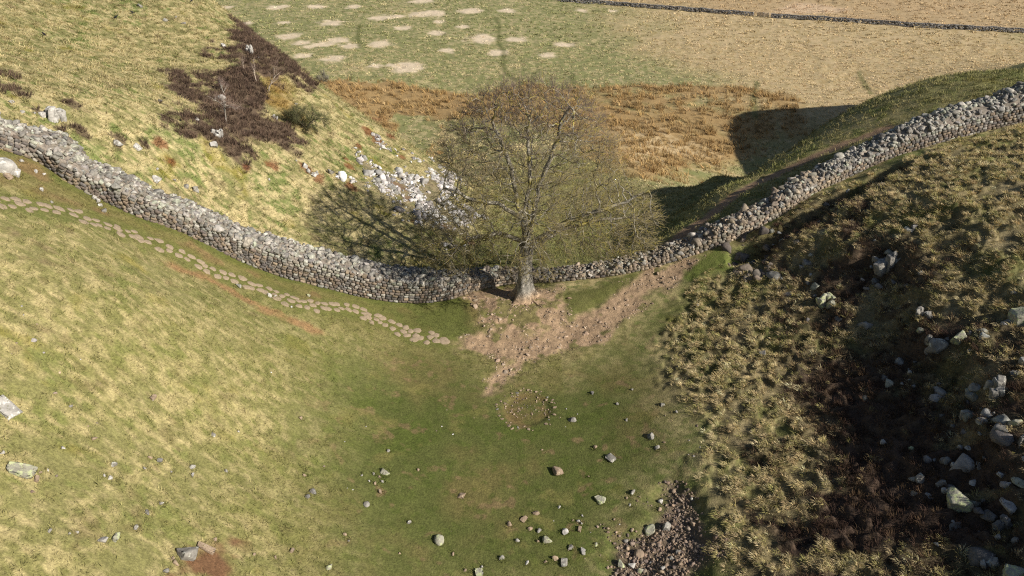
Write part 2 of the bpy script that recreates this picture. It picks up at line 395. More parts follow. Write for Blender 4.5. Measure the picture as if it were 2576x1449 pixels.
    c = mix(c, (.235, .150, .10), near_line(x, y, L_BACKPATH, .55, .3, .25, .8) * .9)
    rr = np.hypot(x - RING[0], y - RING[1])
    c = mix(c, (.150, .105, .045), sstep(1.6, 1.2, rr) * sstep(-.5, .3, n2) * .8)
    return np.clip(c, .012, .8)

# ------------------------------------------------------------------ mesh helpers
def mesh_np(name, verts, faces, col=None, smooth=False, nv=None):
    """faces: (n,3) or (n,4) int array"""
    verts = np.ascontiguousarray(verts, np.float32); faces = np.ascontiguousarray(faces, np.int32)
    me = bpy.data.meshes.new(name)
    k = faces.shape[1]
    me.vertices.add(len(verts)); me.vertices.foreach_set('co', verts.ravel())
    me.loops.add(faces.size); me.loops.foreach_set('vertex_index', faces.ravel())
    me.polygons.add(len(faces)); me.polygons.foreach_set('loop_start', np.arange(0, faces.size, k, dtype=np.int32))
    me.polygons.foreach_set('loop_total', np.full(len(faces), k, np.int32))
    me.update(calc_edges=True)
    if smooth: me.polygons.foreach_set('use_smooth', np.ones(len(faces), bool))
    if col is not None:
        at = me.color_attributes.new('tint', 'FLOAT_COLOR', 'POINT')
        at.data.foreach_set('color', np.hstack([col, np.ones((len(col), 1))]).astype(np.float32).ravel())
    return me
def link(name, me, m, parent=None):
    o = bpy.data.objects.new(name, me)
    if m is not None and not me.materials: me.materials.append(m)
    COL.objects.link(o)
    if parent is not None: o.parent = parent
    return o
def tag(o, label=None, cat=None, group=None, kind=None):
    if label: o['label'] = label
    if cat: o['category'] = cat
    if group: o['group'] = group
    if kind: o['kind'] = kind
    return o

# ------------------------------------------------------------------ materials
def material(name, rough=0.9, noise=None, bump=None, base=None, trans=0.0):
    """tint attribute (or base colour) broken up by procedural noise"""
    m = bpy.data.materials.new(name); m.use_nodes = True
    nt = m.node_tree; bs = nt.nodes['Principled BSDF']
    bs.inputs['Roughness'].default_value = rough
    bs.inputs['Specular IOR Level'].default_value = 0.15
    tc = nt.nodes.new('ShaderNodeTexCoord')
    if base is None:
        src = nt.nodes.new('ShaderNodeAttribute'); src.attribute_name = 'tint'; out = src.outputs['Color']
    else:
        src = nt.nodes.new('ShaderNodeRGB'); src.outputs[0].default_value = (*base, 1); out = src.outputs[0]
    for (sc, dt, lo, hi) in (noise or ()):
        nz = nt.nodes.new('ShaderNodeTexNoise'); nz.inputs['Scale'].default_value = sc; nz.inputs['Detail'].default_value = dt
        nt.links.new(tc.outputs['Object'], nz.inputs['Vector'])
        mr = nt.nodes.new('ShaderNodeMapRange'); mr.inputs['From Min'].default_value = .3; mr.inputs['From Max'].default_value = .7
        mr.inputs['To Min'].default_value = lo; mr.inputs['To Max'].default_value = hi
        nt.links.new(nz.outputs['Fac'], mr.inputs['Value'])
        mx = nt.nodes.new('ShaderNodeVectorMath'); mx.operation = 'SCALE'
        nt.links.new(out, mx.inputs[0]); nt.links.new(mr.outputs[0], mx.inputs['Scale'])
        out = mx.outputs[0]
    nt.links.new(out, bs.inputs['Base Color'])
    if bump:
        nz = nt.nodes.new('ShaderNodeTexNoise'); nz.inputs['Scale'].default_value = bump[0]; nz.inputs['Detail'].default_value = 5
        nt.links.new(tc.outputs['Object'], nz.inputs['Vector'])
        bp = nt.nodes.new('ShaderNodeBump'); bp.inputs['Strength'].default_value = bump[1]; bp.inputs['Distance'].default_value = bump[2]
        nt.links.new(nz.outputs['Fac'], bp.inputs['Height']); nt.links.new(bp.outputs[0], bs.inputs['Normal'])
    return m
def lichen_rock(name, base, dark, lichen, amount=.55, scale=1.0):
    m = bpy.data.materials.new(name); m.use_nodes = True
    nt = m.node_tree; bs = nt.nodes['Principled BSDF']
    bs.inputs['Roughness'].default_value = .88; bs.inputs['Specular IOR Level'].default_value = .2
    tc = nt.nodes.new('ShaderNodeTexCoord'); geo = nt.nodes.new('ShaderNodeObjectInfo')
    off = nt.nodes.new('ShaderNodeVectorMath'); off.operation = 'ADD'
    sc = nt.nodes.new('ShaderNodeVectorMath'); sc.operation = 'SCALE'; sc.inputs['Scale'].default_value = 37
    cmb = nt.nodes.new('ShaderNodeCombineXYZ')
    for k in range(3): nt.links.new(geo.outputs['Random'], cmb.inputs[k])
    nt.links.new(cmb.outputs[0], sc.inputs[0]); nt.links.new(tc.outputs['Object'], off.inputs[0]); nt.links.new(sc.outputs[0], off.inputs[1])
    def ramp(scale_, lo, hi, c0, c1):
        nz = nt.nodes.new('ShaderNodeTexNoise'); nz.inputs['Scale'].default_value = scale_ * scale; nz.inputs['Detail'].default_value = 6; nz.inputs['Roughness'].default_value = .65
        nt.links.new(off.outputs[0], nz.inputs['Vector'])
        rp = nt.nodes.new('ShaderNodeValToRGB'); rp.color_ramp.elements[0].position = lo; rp.color_ramp.elements[1].position = hi
        rp.color_ramp.elements[0].color = (*c0, 1); rp.color_ramp.elements[1].color = (*c1, 1)
        nt.links.new(nz.outputs['Fac'], rp.inputs[0]); return rp
    a = ramp(2.2, .35, .62, dark, base)
    b = ramp(5.0, amount, amount + .08, (0, 0, 0), (1, 1, 1))
    mx = nt.nodes.new('ShaderNodeMix'); mx.data_type = 'RGBA'
    nt.links.new(b.outputs[0], mx.inputs['Factor']); nt.links.new(a.outputs[0], mx.inputs['A']); mx.inputs['B'].default_value = (*lichen, 1)
    nt.links.new(mx.outputs['Result'], bs.inputs['Base Color'])
    nz = nt.nodes.new('ShaderNodeTexNoise'); nz.inputs['Scale'].default_value = 9 * scale; nz.inputs['Detail'].default_value = 6
    nt.links.new(off.outputs[0], nz.inputs['Vector'])
    bp = nt.nodes.new('ShaderNodeBump'); bp.inputs['Strength'].default_value = .6; bp.inputs['Distance'].default_value = .05
    nt.links.new(nz.outputs['Fac'], bp.inputs['Height']); nt.links.new(bp.outputs[0], bs.inputs['Normal'])
    return m
M_GROUND = material('turf_and_earth', .95, ((9.0, 4, .72, 1.28), (2.2, 3, .88, 1.12), (26.0, 2, .8, 1.2)), (14.0, .55, .06))
M_BLADE = material('grass_blade', .85)
M_STONE = material('wall_stone', .9, ((6.0, 6, .6, 1.35), (22.0, 3, .8, 1.2)), (18.0, .6, .03))
M_RUBBLE = material('loose_stone', .9, ((5.0, 5, .7, 1.25),), (15.0, .5, .03))
M_FLAG = None
M_BARK = material('sycamore_bark', .95, ((3.5, 6, .55, 1.4), (14.0, 4, .7, 1.3)), (12.0, .8, .05))
M_TWIG = material('twig', .9)
M_GREY = lichen_rock('grey_rock', (.28, .265, .235), (.13, .12, .108), (.52, .53, .46), .58)
M_WHITE = lichen_rock('pale_rock', (.42, .40, .37), (.22, .21, .19), (.60, .59, .55), .55)
M_BUFF = lichen_rock('buff_rock', (.33, .25, .175), (.20, .15, .11), (.38, .34, .26), .6)
M_DARK = lichen_rock('dark_rock', (.19, .18, .17), (.10, .095, .09), (.42, .45, .36), .6)
M_FLAG = lichen_rock('flagstone', (.33, .26, .18), (.24, .185, .125), (.33, .30, .23), .62)
M_GREEN = lichen_rock('mossy_rock', (.33, .32, .25), (.20, .19, .15), (.40, .43, .24), .5)

# ------------------------------------------------------------------ the ground, one sheet to the horizon
az = np.concatenate([np.arange(-84, -47, .6), np.arange(-47, 47, .085), np.arange(47, 84.1, .6)])
rr_, rad = 3.0, []
while rr_ < 330:
    rad.append(rr_)
    rr_ += min(max(.55 * (rr_ * rr_ + 400) / (22 * 731.0), .07), 1.2) if rr_ > 13 else .5
while rr_ < 4500:
    rad.append(rr_); rr_ *= 1.12
rad = np.array(rad)
AZ, RD = np.meshgrid(np.radians(az), rad)
VX, VY = (np.sin(AZ) * RD).ravel(), (np.cos(AZ) * RD).ravel()
VZ = np.where(VY < 325, height(VX, VY), -10 + 0 * VX)
ny, nx = AZ.shape
ii = np.arange(ny * nx).reshape(ny, nx)
quads = np.stack([ii[:-1, :-1], ii[:-1, 1:], ii[1:, 1:], ii[1:, :-1]], -1).reshape(-1, 4)[:, ::-1]
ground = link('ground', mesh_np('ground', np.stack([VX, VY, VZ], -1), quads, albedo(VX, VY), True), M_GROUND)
tag(ground, kind='structure')
print('ground', ny, nx)
#--PART2--
# ------------------------------------------------------------------ stones: a small library of chiselled shapes
def ico(sub):
    import bmesh
    bm = bmesh.new(); bmesh.ops.create_icosphere(bm, subdivisions=sub, radius=1.0)
    v = np.array([q.co[:] for q in bm.verts]); f = np.array([[q.index for q in p.verts] for p in bm.faces]); bm.free()
    return v, f
ICO1, ICO2, ICO3 = ico(1), ico(2), ico(3)
def cube_src(cuts):
    import bmesh
    bm = bmesh.new(); bmesh.ops.create_cube(bm, size=2.0)
    bmesh.ops.subdivide_edges(bm, edges=bm.edges[:], cuts=cuts, use_grid_fill=True)
    bmesh.ops.triangulate(bm, faces=bm.faces[:]); bm.verts.index_update()
    v = np.array([q.co[:] for q in bm.verts]); f = np.array([[q.index for q in p.verts] for p in bm.faces]); bm.free()
    return v, f
CUBE = cube_src(6)
def chisel(src, seed, cuts=11, dmin=.55, dmax=.85, flat=None, box=0.0):
    r = np.random.default_rng(seed); v = src[0].copy()
    if box:                                        # pull the ball towards a block
        m = np.abs(v).max(1, keepdims=True); v = v * (1 - box) + (v / m) * box * .82
    for k in range(cuts):
        nrm = r.normal(size=3); nrm /= np.linalg.norm(nrm); d = r.uniform(dmin, dmax)
        over = np.maximum(v @ nrm - d, 0); v = v - over[:, None] * nrm
    if flat: v[:, 2] = np.minimum(v[:, 2], flat)
    v = v + r.normal(size=v.shape) * .018
    v = v - (v.max(0) + v.min(0)) / 2
    return v / np.abs(v).max(0), src[1]
LIB_ROCK = [chisel(ICO2, 100 + k, 9, .38, .68) for k in range(12)]
def brick(seed):
    """a squared stone: a box with worn corners and uneven faces"""
    r = np.random.default_rng(seed)
    import bmesh
    bm = bmesh.new(); bmesh.ops.create_cube(bm, size=2.0)
    bmesh.ops.bevel(bm, geom=bm.edges[:], offset=.13, segments=1, affect='EDGES')
    bmesh.ops.triangulate(bm, faces=bm.faces[:]); bm.verts.index_update()
    v = np.array([q.co[:] for q in bm.verts]); f = np.array([[q.index for q in p.verts] for p in bm.faces]); bm.free()
    cr = np.sign(v); w = r.uniform(-.14, .04, (2, 2, 2, 3))
    i = ((cr + 1) / 2).astype(int)
    return v + w[i[:, 0], i[:, 1], i[:, 2]] * cr + r.normal(size=v.shape) * .02, f
LIB_BLOCK = [brick(200 + k) for k in range(16)]
def rot_z(a):
    c, s, o, l = np.cos(a), np.sin(a), np.zeros_like(a), np.ones_like(a)
    return np.stack([np.stack([c, -s, o], -1), np.stack([s, c, o], -1), np.stack([o, o, l], -1)], -2)
def rand_rot(n, r, tilt=None):
    """random rotations; tilt limits the lean away from upright"""
    a = r.uniform(0, 2 * np.pi, n); m = rot_z(a)
    ax = r.uniform(0, 2 * np.pi, n); t = r.uniform(-1, 1, n) * (np.pi if tilt is None else tilt)
    u = np.stack([np.cos(ax), np.sin(ax), np.zeros(n)], -1)
    c, s = np.cos(t)[:, None, None], np.sin(t)[:, None, None]
    Kx = np.zeros((n, 3, 3)); Kx[:, 0, 2] = u[:, 1]; Kx[:, 1, 2] = -u[:, 0]; Kx[:, 2, 0] = -u[:, 1]; Kx[:, 2, 1] = u[:, 0]
    q = np.eye(3) + s * Kx + (1 - c) * (Kx @ Kx)
    return q @ m
def merge(lib, loc, rot, scl, col, r):
    """many stones in one mesh: loc (n,3), rot (n,3,3), scl (n,3), col (n,3)"""
    pick = r.integers(0, len(lib), len(loc)); V, Fc, C, base = [], [], [], 0
    for k, (v, f) in enumerate(lib):
        w = np.nonzero(pick == k)[0]
        if not len(w): continue
        p = np.einsum('nij,nvj->nvi', rot[w], v[None] * scl[w][:, None, :]) + loc[w][:, None, :]
        V.append(p.reshape(-1, 3)); C.append(np.repeat(col[w], len(v), 0))
        Fc.append((f[None] + (np.arange(len(w)) * len(v))[:, None, None]).reshape(-1, 3) + base); base += len(w) * len(v)
    return np.vstack(V), np.vstack(Fc), np.vstack(C)
def jitter_col(base, n, r, amt=.25, hue=.025):
    b = np.asarray(base, float)
    if b.ndim == 2: b = b[r.integers(0, len(b), n)]
    return np.clip(b * r.uniform(1 - amt, 1 + amt, (n, 1)) * r.uniform(1 - hue, 1 + hue, (n, 3)), .01, .85)

# ------------------------------------------------------------------ the ancient wall
def smooth_line(pl, step=.25):
    seg = np.hypot(*np.diff(pl, axis=0).T); s = np.concatenate([[0], np.cumsum(seg)])
    t = np.arange(0, s[-1], step); q = np.stack([np.interp(t, s, pl[:, 0]), np.interp(t, s, pl[:, 1])], -1)
    k = np.ones(9) / 9; pad = np.pad(q, ((4, 4), (0, 0)), 'edge'); pad[:4] = q[0]; pad[-4:] = q[-1]
    return np.stack([np.convolve(pad[:, i], k, 'valid') for i in (0, 1)], -1), s
WL, s_raw = smooth_line(L_WALL)
ws = np.concatenate([[0], np.cumsum(np.hypot(*np.diff(WL, axis=0).T))])
sv = s_raw * ws[-1] / s_raw[-1]
W_H = np.array([1.2, 1.2, 1.2, 1.2, 1.3, 1.35, 1.45, 1.55, 1.65, 1.65, 1.6, 1.5, 1.2, .85, .6, .45, .35, .28, .3, .38, .45, .6, .85, .9, .9, .85, .85, .9, 1.0, 1.15, 1.25, 1.35, 1.45, 1.5, 1.5])
W_T = np.array([2.0] * 6 + [2.1] * 4 + [2.0, 1.9, 1.7, 1.5, 1.4, 1.4, 1.4, 1.5, 1.6, 1.7, 1.7, 1.5] + [1.35] * 6 + [1.5, 1.6, 1.7, 1.9, 2.0, 2.0, 2.0])
W_C = np.array([.25] * 6 + [.15] * 6 + [.05] * 7 + [.1, .1, .1, .2, .22, .25, .25, .28, .3, .35, .45, .6, .7, .8, .8, .8])   # crest of the core
tg = np.gradient(WL, axis=0); tg /= np.linalg.norm(tg, axis=1)[:, None]
nb = np.stack([-tg[:, 1], tg[:, 0]], -1)          # towards the far side
zf = height(WL[:, 0], WL[:, 1]); k9 = np.ones(11) / 11; zf = np.convolve(np.pad(zf, 5, 'edge'), k9, 'valid')
Hs = np.interp(ws, sv, W_H); Ts = np.interp(ws, sv, W_T); Cs = np.interp(ws, sv, W_C)
Cs = Cs * (1 + .5 * fbm(ws, ws * 0, 2.2, 300, 3)) + .10 * fbm(ws, ws * 0, .8, 301, 2)
stepn = np.where(ws > sv[21], .22 * np.round(fbm(ws, ws * 0, 4.0, 303, 2) * 1.6) / 1.0, .08 * fbm(ws, ws * 0, 1.2, 304, 2))
Cs = np.maximum(Cs + stepn, .0)
def wall_at(s):
    g = lambda a: np.interp(s, ws, a)
    return g(WL[:, 0]), g(WL[:, 1]), g(nb[:, 0]), g(nb[:, 1]), g(zf), g(Hs), g(Ts), g(Cs)
def wall_top(s, t):
    """height of the top at fraction t of the thickness"""
    x, y, bx, by, z, H, T, C = wall_at(s)
    return z + H + C * np.clip(np.sin(np.pi * np.clip(t * .93, 0, 1)), 0, 1) ** .7
wall = bpy.data.objects.new('stone_wall', None); COL.objects.link(wall)
wall.location = (WL[len(WL) // 2, 0], WL[len(WL) // 2, 1], zf[len(WL) // 2])
tag(wall, 'long ancient grey stone wall dipping past the tree between the two hills', 'stone wall', None, 'thing')
def wall_part(name, V, Fc, C, m, smooth=False):
    return link(name, mesh_np(name, V - np.array(wall.location), Fc, C, smooth), m, wall)
fr = np.array([-0.02, .0, .03, .08, .14, .2, .3, .4, .6, .8, .97, 1., 1.02])
rows = []
for k, f in enumerate(fr):
    x, y, bx, by, z, H, T, C = wall_at(ws)
    px_, py_ = x + bx * T * np.clip(f, .0, 1), y + by * T * np.clip(f, .0, 1)
    if k in (0, len(fr) - 1): zz = np.minimum(height(px_, py_), z) - .5
    elif k in (1, len(fr) - 2): zz = wall_top(ws, f) - .25
    else: zz = wall_top(ws, f) - .05
    rows.append(np.stack([px_ + bx * (.03 if f > .5 else -.045), py_ + by * (.03 if f > .5 else -.045), zz], -1))
nR, nS = len(rows), len(ws)
V = np.vstack(rows); ix = np.arange(nR * nS).reshape(nR, nS)
Fq = np.stack([ix[:-1, :-1], ix[:-1, 1:], ix[1:, 1:], ix[1:, :-1]], -1).reshape(-1, 4)
mort = jitter_col((.20, .172, .142), len(V), rng, .2)
wall_part('core', V, Fq, mort, M_STONE)
DARKS = [(.120, .105, .095), (.155, .125, .10), (.21, .165, .12), (.135, .125, .115), (.235, .185, .135), (.26, .235, .20), (.17, .14, .115)]
GREYS = [(.29, .275, .245), (.24, .225, .20), (.31, .295, .26), (.17, .158, .14), (.28, .28, .225), (.25, .225, .185), (.34, .325, .285), (.20, .19, .175)]
TANS = [(.26, .21, .155), (.21, .175, .135), (.31, .25, .185), (.175, .15, .12), (.24, .215, .175)]
def coursed(side):
    """courses of squared stones on one face"""
    L, Rm, Sc, Cl = [], [], [], []
    r = np.random.default_rng(40 + side)
    total = ws[-1]
    for c in range(20):
        s = r.uniform(0, .3)
        while s < total - .3:
            ln = r.uniform(.20, .40); hh = .10
            x, y, bx, by, z, H, T, C = [float(q) for q in wall_at(s + ln / 2)]
            if side:
                gx_, gy_ = x + bx * T, y + by * T; g = float(height(gx_, gy_))
            else: g = z
            zc = z + H - .12 - c * .19 if side else z + .06 + c * .19
            if (side and zc > g - .1 and zc > z - 2) or (not side and zc < z + H - .02 + r.uniform(-.1, .08)):
                off = T - r.uniform(-.01, .05) if side else r.uniform(-.03, .05)
                z2 = float(np.interp(s + ln, ws, zf)); slope = (z2 - float(np.interp(s, ws, zf))) / ln
                ang = math.atan2(by, bx) - math.pi / 2
                q = Matrix.Rotation(ang + r.uniform(-.05, .05), 3, 'Z') @ Matrix.Rotation(-math.atan(slope) + r.uniform(-.04, .04), 3, 'Y')
                L.append((x + bx * off, y + by * off, zc + r.uniform(-.012, .012))); Rm.append(np.array(q)); Sc.append((ln * .47, .16, hh * r.uniform(.80, .93)))
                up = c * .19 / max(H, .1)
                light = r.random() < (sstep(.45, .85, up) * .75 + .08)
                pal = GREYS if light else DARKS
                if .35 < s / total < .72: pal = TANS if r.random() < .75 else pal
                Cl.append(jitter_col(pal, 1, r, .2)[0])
            s += ln * 1.03
    return merge(LIB_BLOCK, np.array(L), np.array(Rm), np.array(Sc), np.array(Cl), r)
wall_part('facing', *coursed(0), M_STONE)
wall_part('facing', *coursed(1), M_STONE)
r = np.random.default_rng(50)
nst = int(ws[-1] * 1.75 / .029)
ss = r.uniform(0, ws[-1], nst); tt = r.uniform(-.02, 1.02, nst)
x, y, bx, by, z, H, T, C = wall_at(ss)
sz = np.exp(r.normal(math.log(.128), .36, nst)).clip(.06, .34)
sz = np.where((ss > sv[15]) & (ss < sv[21]), sz * .8, sz)
loc = np.stack([x + bx * T * tt, y + by * T * tt, wall_top(ss, tt) - .04 + r.uniform(-.04, .06, nst)], -1)
scl = np.stack([sz * r.uniform(.9, 1.4, nst), sz * r.uniform(.8, 1.1, nst), sz * r.uniform(.55, .95, nst)], -1)
cl = jitter_col(GREYS, nst, r, .28)
mid = (ss / ws[-1] > .36) & (ss / ws[-1] < .70)
cl = np.where(mid[:, None] & (r.random((nst, 1)) < .7), jitter_col(TANS, nst, r, .2), cl)
wall_part('rubble_top', *merge(LIB_ROCK, loc, rand_rot(nst, r, .9), scl, cl, r), M_STONE)

# ------------------------------------------------------------------ the sycamore
def tube(paths, sides, col_fn):
    """tapered tubes along (points, radii) chains -> verts, quads, colours"""
    V, Fq, C, base = [], [], [], 0
    for pts, rad in paths:
        pts = np.asarray(pts, float); n_ = len(pts)
        if n_ < 2: continue
        tn = np.gradient(pts, axis=0); tn /= np.linalg.norm(tn, axis=1)[:, None] + 1e-9
        ref = np.array([0, 0, 1.0]) if abs(tn[0, 2]) < .9 else np.array([1.0, 0, 0])
        u = np.cross(tn, ref); u /= np.linalg.norm(u, axis=1)[:, None] + 1e-9; w = np.cross(tn, u)
        a = np.arange(sides) / sides * 2 * np.pi
        ring = pts[:, None] + np.asarray(rad)[:, None, None] * (np.cos(a)[None, :, None] * u[:, None] + np.sin(a)[None, :, None] * w[:, None])
        V.append(ring.reshape(-1, 3)); C.append(np.repeat(col_fn(pts), sides, 0))
        i = np.arange(n_ * sides).reshape(n_, sides) + base; j = np.roll(i, -1, 1)
        Fq.append(np.stack([i[:-1], j[:-1], j[1:], i[1:]], -1).reshape(-1, 4)); base += n_ * sides
    return np.vstack(V), np.vstack(Fq), np.vstack(C)
TB = cast(1318, 752); TREE = (TB[0], TB[1], float(height(*TB)) - .05)
LIMBS = dict(
 l_stem=[(.15,0,4.2), (-.1,.1,6.0), (-.6,.2,7.6), (-.8,.3,9.3), (-1.4,.3,10.9), (-2.0,.4,12.2)],
 r_stem=[(.15,0,4.2), (.6,.2,6.2), (.95,.2,8.3), (1.6,.1,10.0), (2.0,0,12.0), (2.5,-.1,13.3)],
 c_stem=[(-.1,.1,6.0), (.25,.5,8.2), (.2,.7,10.2), (.2,.9,12.4)],
 r_limb=[(.2,0,3.9), (1.4,-.3,5.0), (3.0,-.6,6.2), (4.7,-.8,6.9), (6.4,-.8,7.5), (7.6,-.7,8.2)],
 r_low=[(.3,0,3.8), (2.6,.8,4.9), (5,1.2,5.3), (6.6,1.4,5.4)],
 l_limb=[(0,0,4.3), (-1.7,-.5,5.2), (-3.3,-.9,5.0), (-5.0,-1.1,4.0)],
 l_up=[(-.1,.1,6.0), (-1.8,-.4,7.2), (-3.7,-.7,7.7), (-5.0,-.8,8.5)],
 front=[(.15,0,4.2), (.3,-1.6,6.0), (.5,-3.2,7.6)],
 back=[(.15,0,4.2), (.3,1.7,6.0), (.4,3.3,8.0)],
 stub=[(0,0,3.3), (-1.2,-.5,3.55), (-2.3,-.6,3.5)])
CAPS = dict(l_stem=(.40, .09), r_stem=(.42, .09), c_stem=(.29, .08), r_limb=(.33, .08), r_low=(.22, .065), l_limb=(.25, .07), l_up=(.24, .07), front=(.22, .07), back=(.25, .07), stub=(.14, .04))
def grow_tree():
    r = np.random.default_rng(5)
    nodes, parent, limb, frac = [], [], [], {}
    def add(p, par, lb):
        nodes.append(np.array(p, float)); parent.append(par); limb.append(lb); return len(nodes) - 1
    last = add((0, 0, 0), -1, 'trunk')
    for p in [(.03, 0, .7), (.05, 0, 1.4), (.06, 0, 2.2), (.08, 0, 2.8), (.08, 0, 3.3), (.12, 0, 3.8), (.15, 0, 4.2)]: last = add(p, last, 'trunk')
    for name, pl in LIMBS.items():
        pl = [np.array(p, float) for p in pl]
        k = int(np.argmin([np.linalg.norm(q - pl[0]) for q in nodes])); par = k
        total_ = sum(np.linalg.norm(b - a) for a, b in zip(pl[:-1], pl[1:])); done_ = 0
        for a, b in zip(pl[:-1], pl[1:]):
            m = max(1, int(np.linalg.norm(b - a) / .4))
            for i in range(1, m + 1):
                q = a + (b - a) * i / m + r.normal(size=3) * .06 * np.array([1, 1, .7])
                par = add(q, par, name); done_ += np.linalg.norm(b - a) / m; frac[par] = done_ / total_
    # attractors fill the crown
    def lobe(n_, c, rad, lo, zmin=-9):
        u = r.normal(size=(n_ * 3, 3)); u /= np.linalg.norm(u, axis=1)[:, None]; q = np.array(c) + u * np.array(rad) * (r.uniform(lo ** 3, 1, (n_ * 3, 1)) ** (1 / 3))
        return q[q[:, 2] > zmin][:n_]
    at = np.vstack([lobe(2700, (.2, 0, 9.6), (5.7, 5.2, 5.3), .35, 5.0), lobe(800, (5.5, 0, 5.8), (3.5, 3.6, 2.5), .1), lobe(620, (-4.3, -.3, 4.9), (2.9, 3.2, 2.5), .1), lobe(250, (0, -2.5, 5.5), (3.2, 2.6, 2.2), .2)])
    at = at[at[:, 2] > 2.0 + .25 * np.abs(at[:, 0] * 0)]
    alive = np.ones(len(at), bool)
    for it in range(75):
        kd = kdtree.KDTree(len(nodes))
        for i, p in enumerate(nodes): kd.insert(p, i)
        kd.balance(); pull = {}
        for i in np.nonzero(alive)[0]:
            co, j, d = kd.find(at[i])
            if d < .45: alive[i] = False; continue
            if d < 4.0 and not (limb[j] == 'trunk' or limb[j] == 'stub'):
                v = at[i] - nodes[j]; pull[j] = pull.get(j, 0) + v / np.linalg.norm(v)
        if not pull: break
        for j, v in pull.items():
            nv = np.linalg.norm(v)
            if nv < 1e-3: continue
            v = v / nv + r.normal(size=3) * .28 + np.array([0, 0, .05]); v /= np.linalg.norm(v)
            add(nodes[j] + v * .34, j, limb[j])
    N = len(nodes); rad = np.zeros(N); kids = [[] for _ in range(N)]
    for i in range(1, N): kids[parent[i]].append(i)
    for i in range(N - 1, -1, -1):
        rad[i] = max((sum(rad[k] ** 2.0 for k in kids[i])) ** (1 / 2.0) if kids[i] else .014, .014)
    for i in range(N):                            # the named limbs thin out along their length
        if i in frac:
            a_, b_ = CAPS.get(limb[i], (.2, .05)); rad[i] = min(max(rad[i], b_), a_ + (b_ - a_) * frac[i] ** .8)
    for i in range(1, N):
        if limb[i] != 'trunk': rad[i] = min(rad[i], rad[parent[i]] * .97) if i not in frac else rad[i]
    return np.array(nodes), parent, limb, rad, kids
tn_, tpar, tlimb, trad, tkids = grow_tree()
print('tree nodes', len(tn_), 'trunk r', trad[7])
for i in range(8): trad[i] = [.66, .56, .50, .46, .46, .48, .50, .46][i]
def chains(sel):
    """split a set of nodes into chains that start at their parent node"""
    out, done = [], set()
    for i in sorted(sel):
        if i in done: continue
        ch = [i]; done.add(i); c = i
        while True:
            ks = [k for k in tkids[c] if k in sel]
            if not ks: break
            c = max(ks, key=lambda k: trad[k]); ch.append(c); done.add(c)
        p = tpar[i]; pts = [tn_[k] for k in ch]; rr = [trad[k] for k in ch]
        if p >= 0: pts.insert(0, tn_[p]); rr.insert(0, min(trad[p], rr[0] * 1.15))
        out.append((pts, rr))
    return out
def bark_col(pts):
    n_ = len(pts); z_ = pts[:, 2:3]
    c = np.tile(np.array([.235, .215, .172]), (n_, 1)) * rng.uniform(.7, 1.3, (n_, 1))
    w = (rng.random((n_, 1)) < .18); c = np.where(w, np.array([.26, .22, .06]), c)
    return np.clip(c, .02, .6)
tree = bpy.data.objects.new('sycamore_tree', None); COL.objects.link(tree); tree.location = TREE
tag(tree, 'large bare spreading tree with grey trunk standing in the dip beside the wall', 'tree')
# trunk with buttresses and surface roots
tp = np.array([tn_[i] for i in range(8)]); zs = np.linspace(-.3, 4.2, 46); na = 40; tv = []
for z_ in zs:
    cx = np.interp(z_, tp[:, 2], tp[:, 0]); rr_ = np.interp(z_, tp[:, 2], trad[:8])
    a = np.arange(na) / na * 2 * np.pi
    fl = math.exp(-max(z_, -.3) / .42) * .55
    rad_ = rr_ * (1 + .05 * np.sin(3 * a + z_) + .04 * np.sin(7 * a + 2 * z_) + .05 * fbm(np.cos(a) * 3 + z_ * .7, np.sin(a) * 3 + z_ * 1.7, 1, 9, 3)) + fl * (.45 + .55 * np.maximum(np.sin(5 * a + .6), -.4) + .35 * np.sin(3 * a + 1))
    tv.append(np.stack([cx + np.cos(a) * rad_, np.sin(a) * rad_, np.full(na, z_)], -1))
tv = np.vstack(tv); ix = np.arange(len(tv)).reshape(len(zs), na); jx = np.roll(ix, -1, 1)
tq = np.stack([ix[:-1], jx[:-1], jx[1:], ix[1:]], -1).reshape(-1, 4)
tc_ = np.tile(np.array([.25, .235, .205]), (len(tv), 1)) * (1 + .35 * fbm(tv[:, 0] * 3 + tv[:, 1] * 2, tv[:, 2] * 1.2, .5, 12, 4))[:, None]
tc_ = tc_ + (np.array([.30, .215, .14]) - tc_) * sstep(1.0, .1, tv[:, 2])[:, None]
link('trunk', mesh_np('trunk', tv, tq, np.clip(tc_, .03, .6), True), M_BARK, tree)
roots = []
rr0 = np.random.default_rng(3)
for k in range(13):
    a = k / 13 * 2 * np.pi + rr0.uniform(-.2, .2); L = rr0.uniform(1.0, 2.4); pts = []
    for t in np.linspace(.45, L, 9):
        a += rr0.uniform(-.12, .12); x_, y_ = TB[0] + math.cos(a) * t, TB[1] + math.sin(a) * t
        pts.append((x_ - TREE[0], y_ - TREE[1], float(height(x_, y_)) - TREE[2] + .05 - .09 * (t / L)))
    roots.append((pts, np.linspace(.13, .035, 9)))
v_, q_, c_ = tube(roots, 7, lambda p: np.tile(np.array([.27, .195, .13]), (len(p), 1)))
link('root', mesh_np('root', v_, q_, c_, True), M_BARK, tree)
for name in LIMBS:
    big = {i for i in range(8, len(tn_)) if tlimb[i] == name}
    ch = chains(big)
    v_, q_, c_ = tube(ch, 6, bark_col)
    link('limb', mesh_np('limb', v_, q_, c_, True), M_BARK, tree)
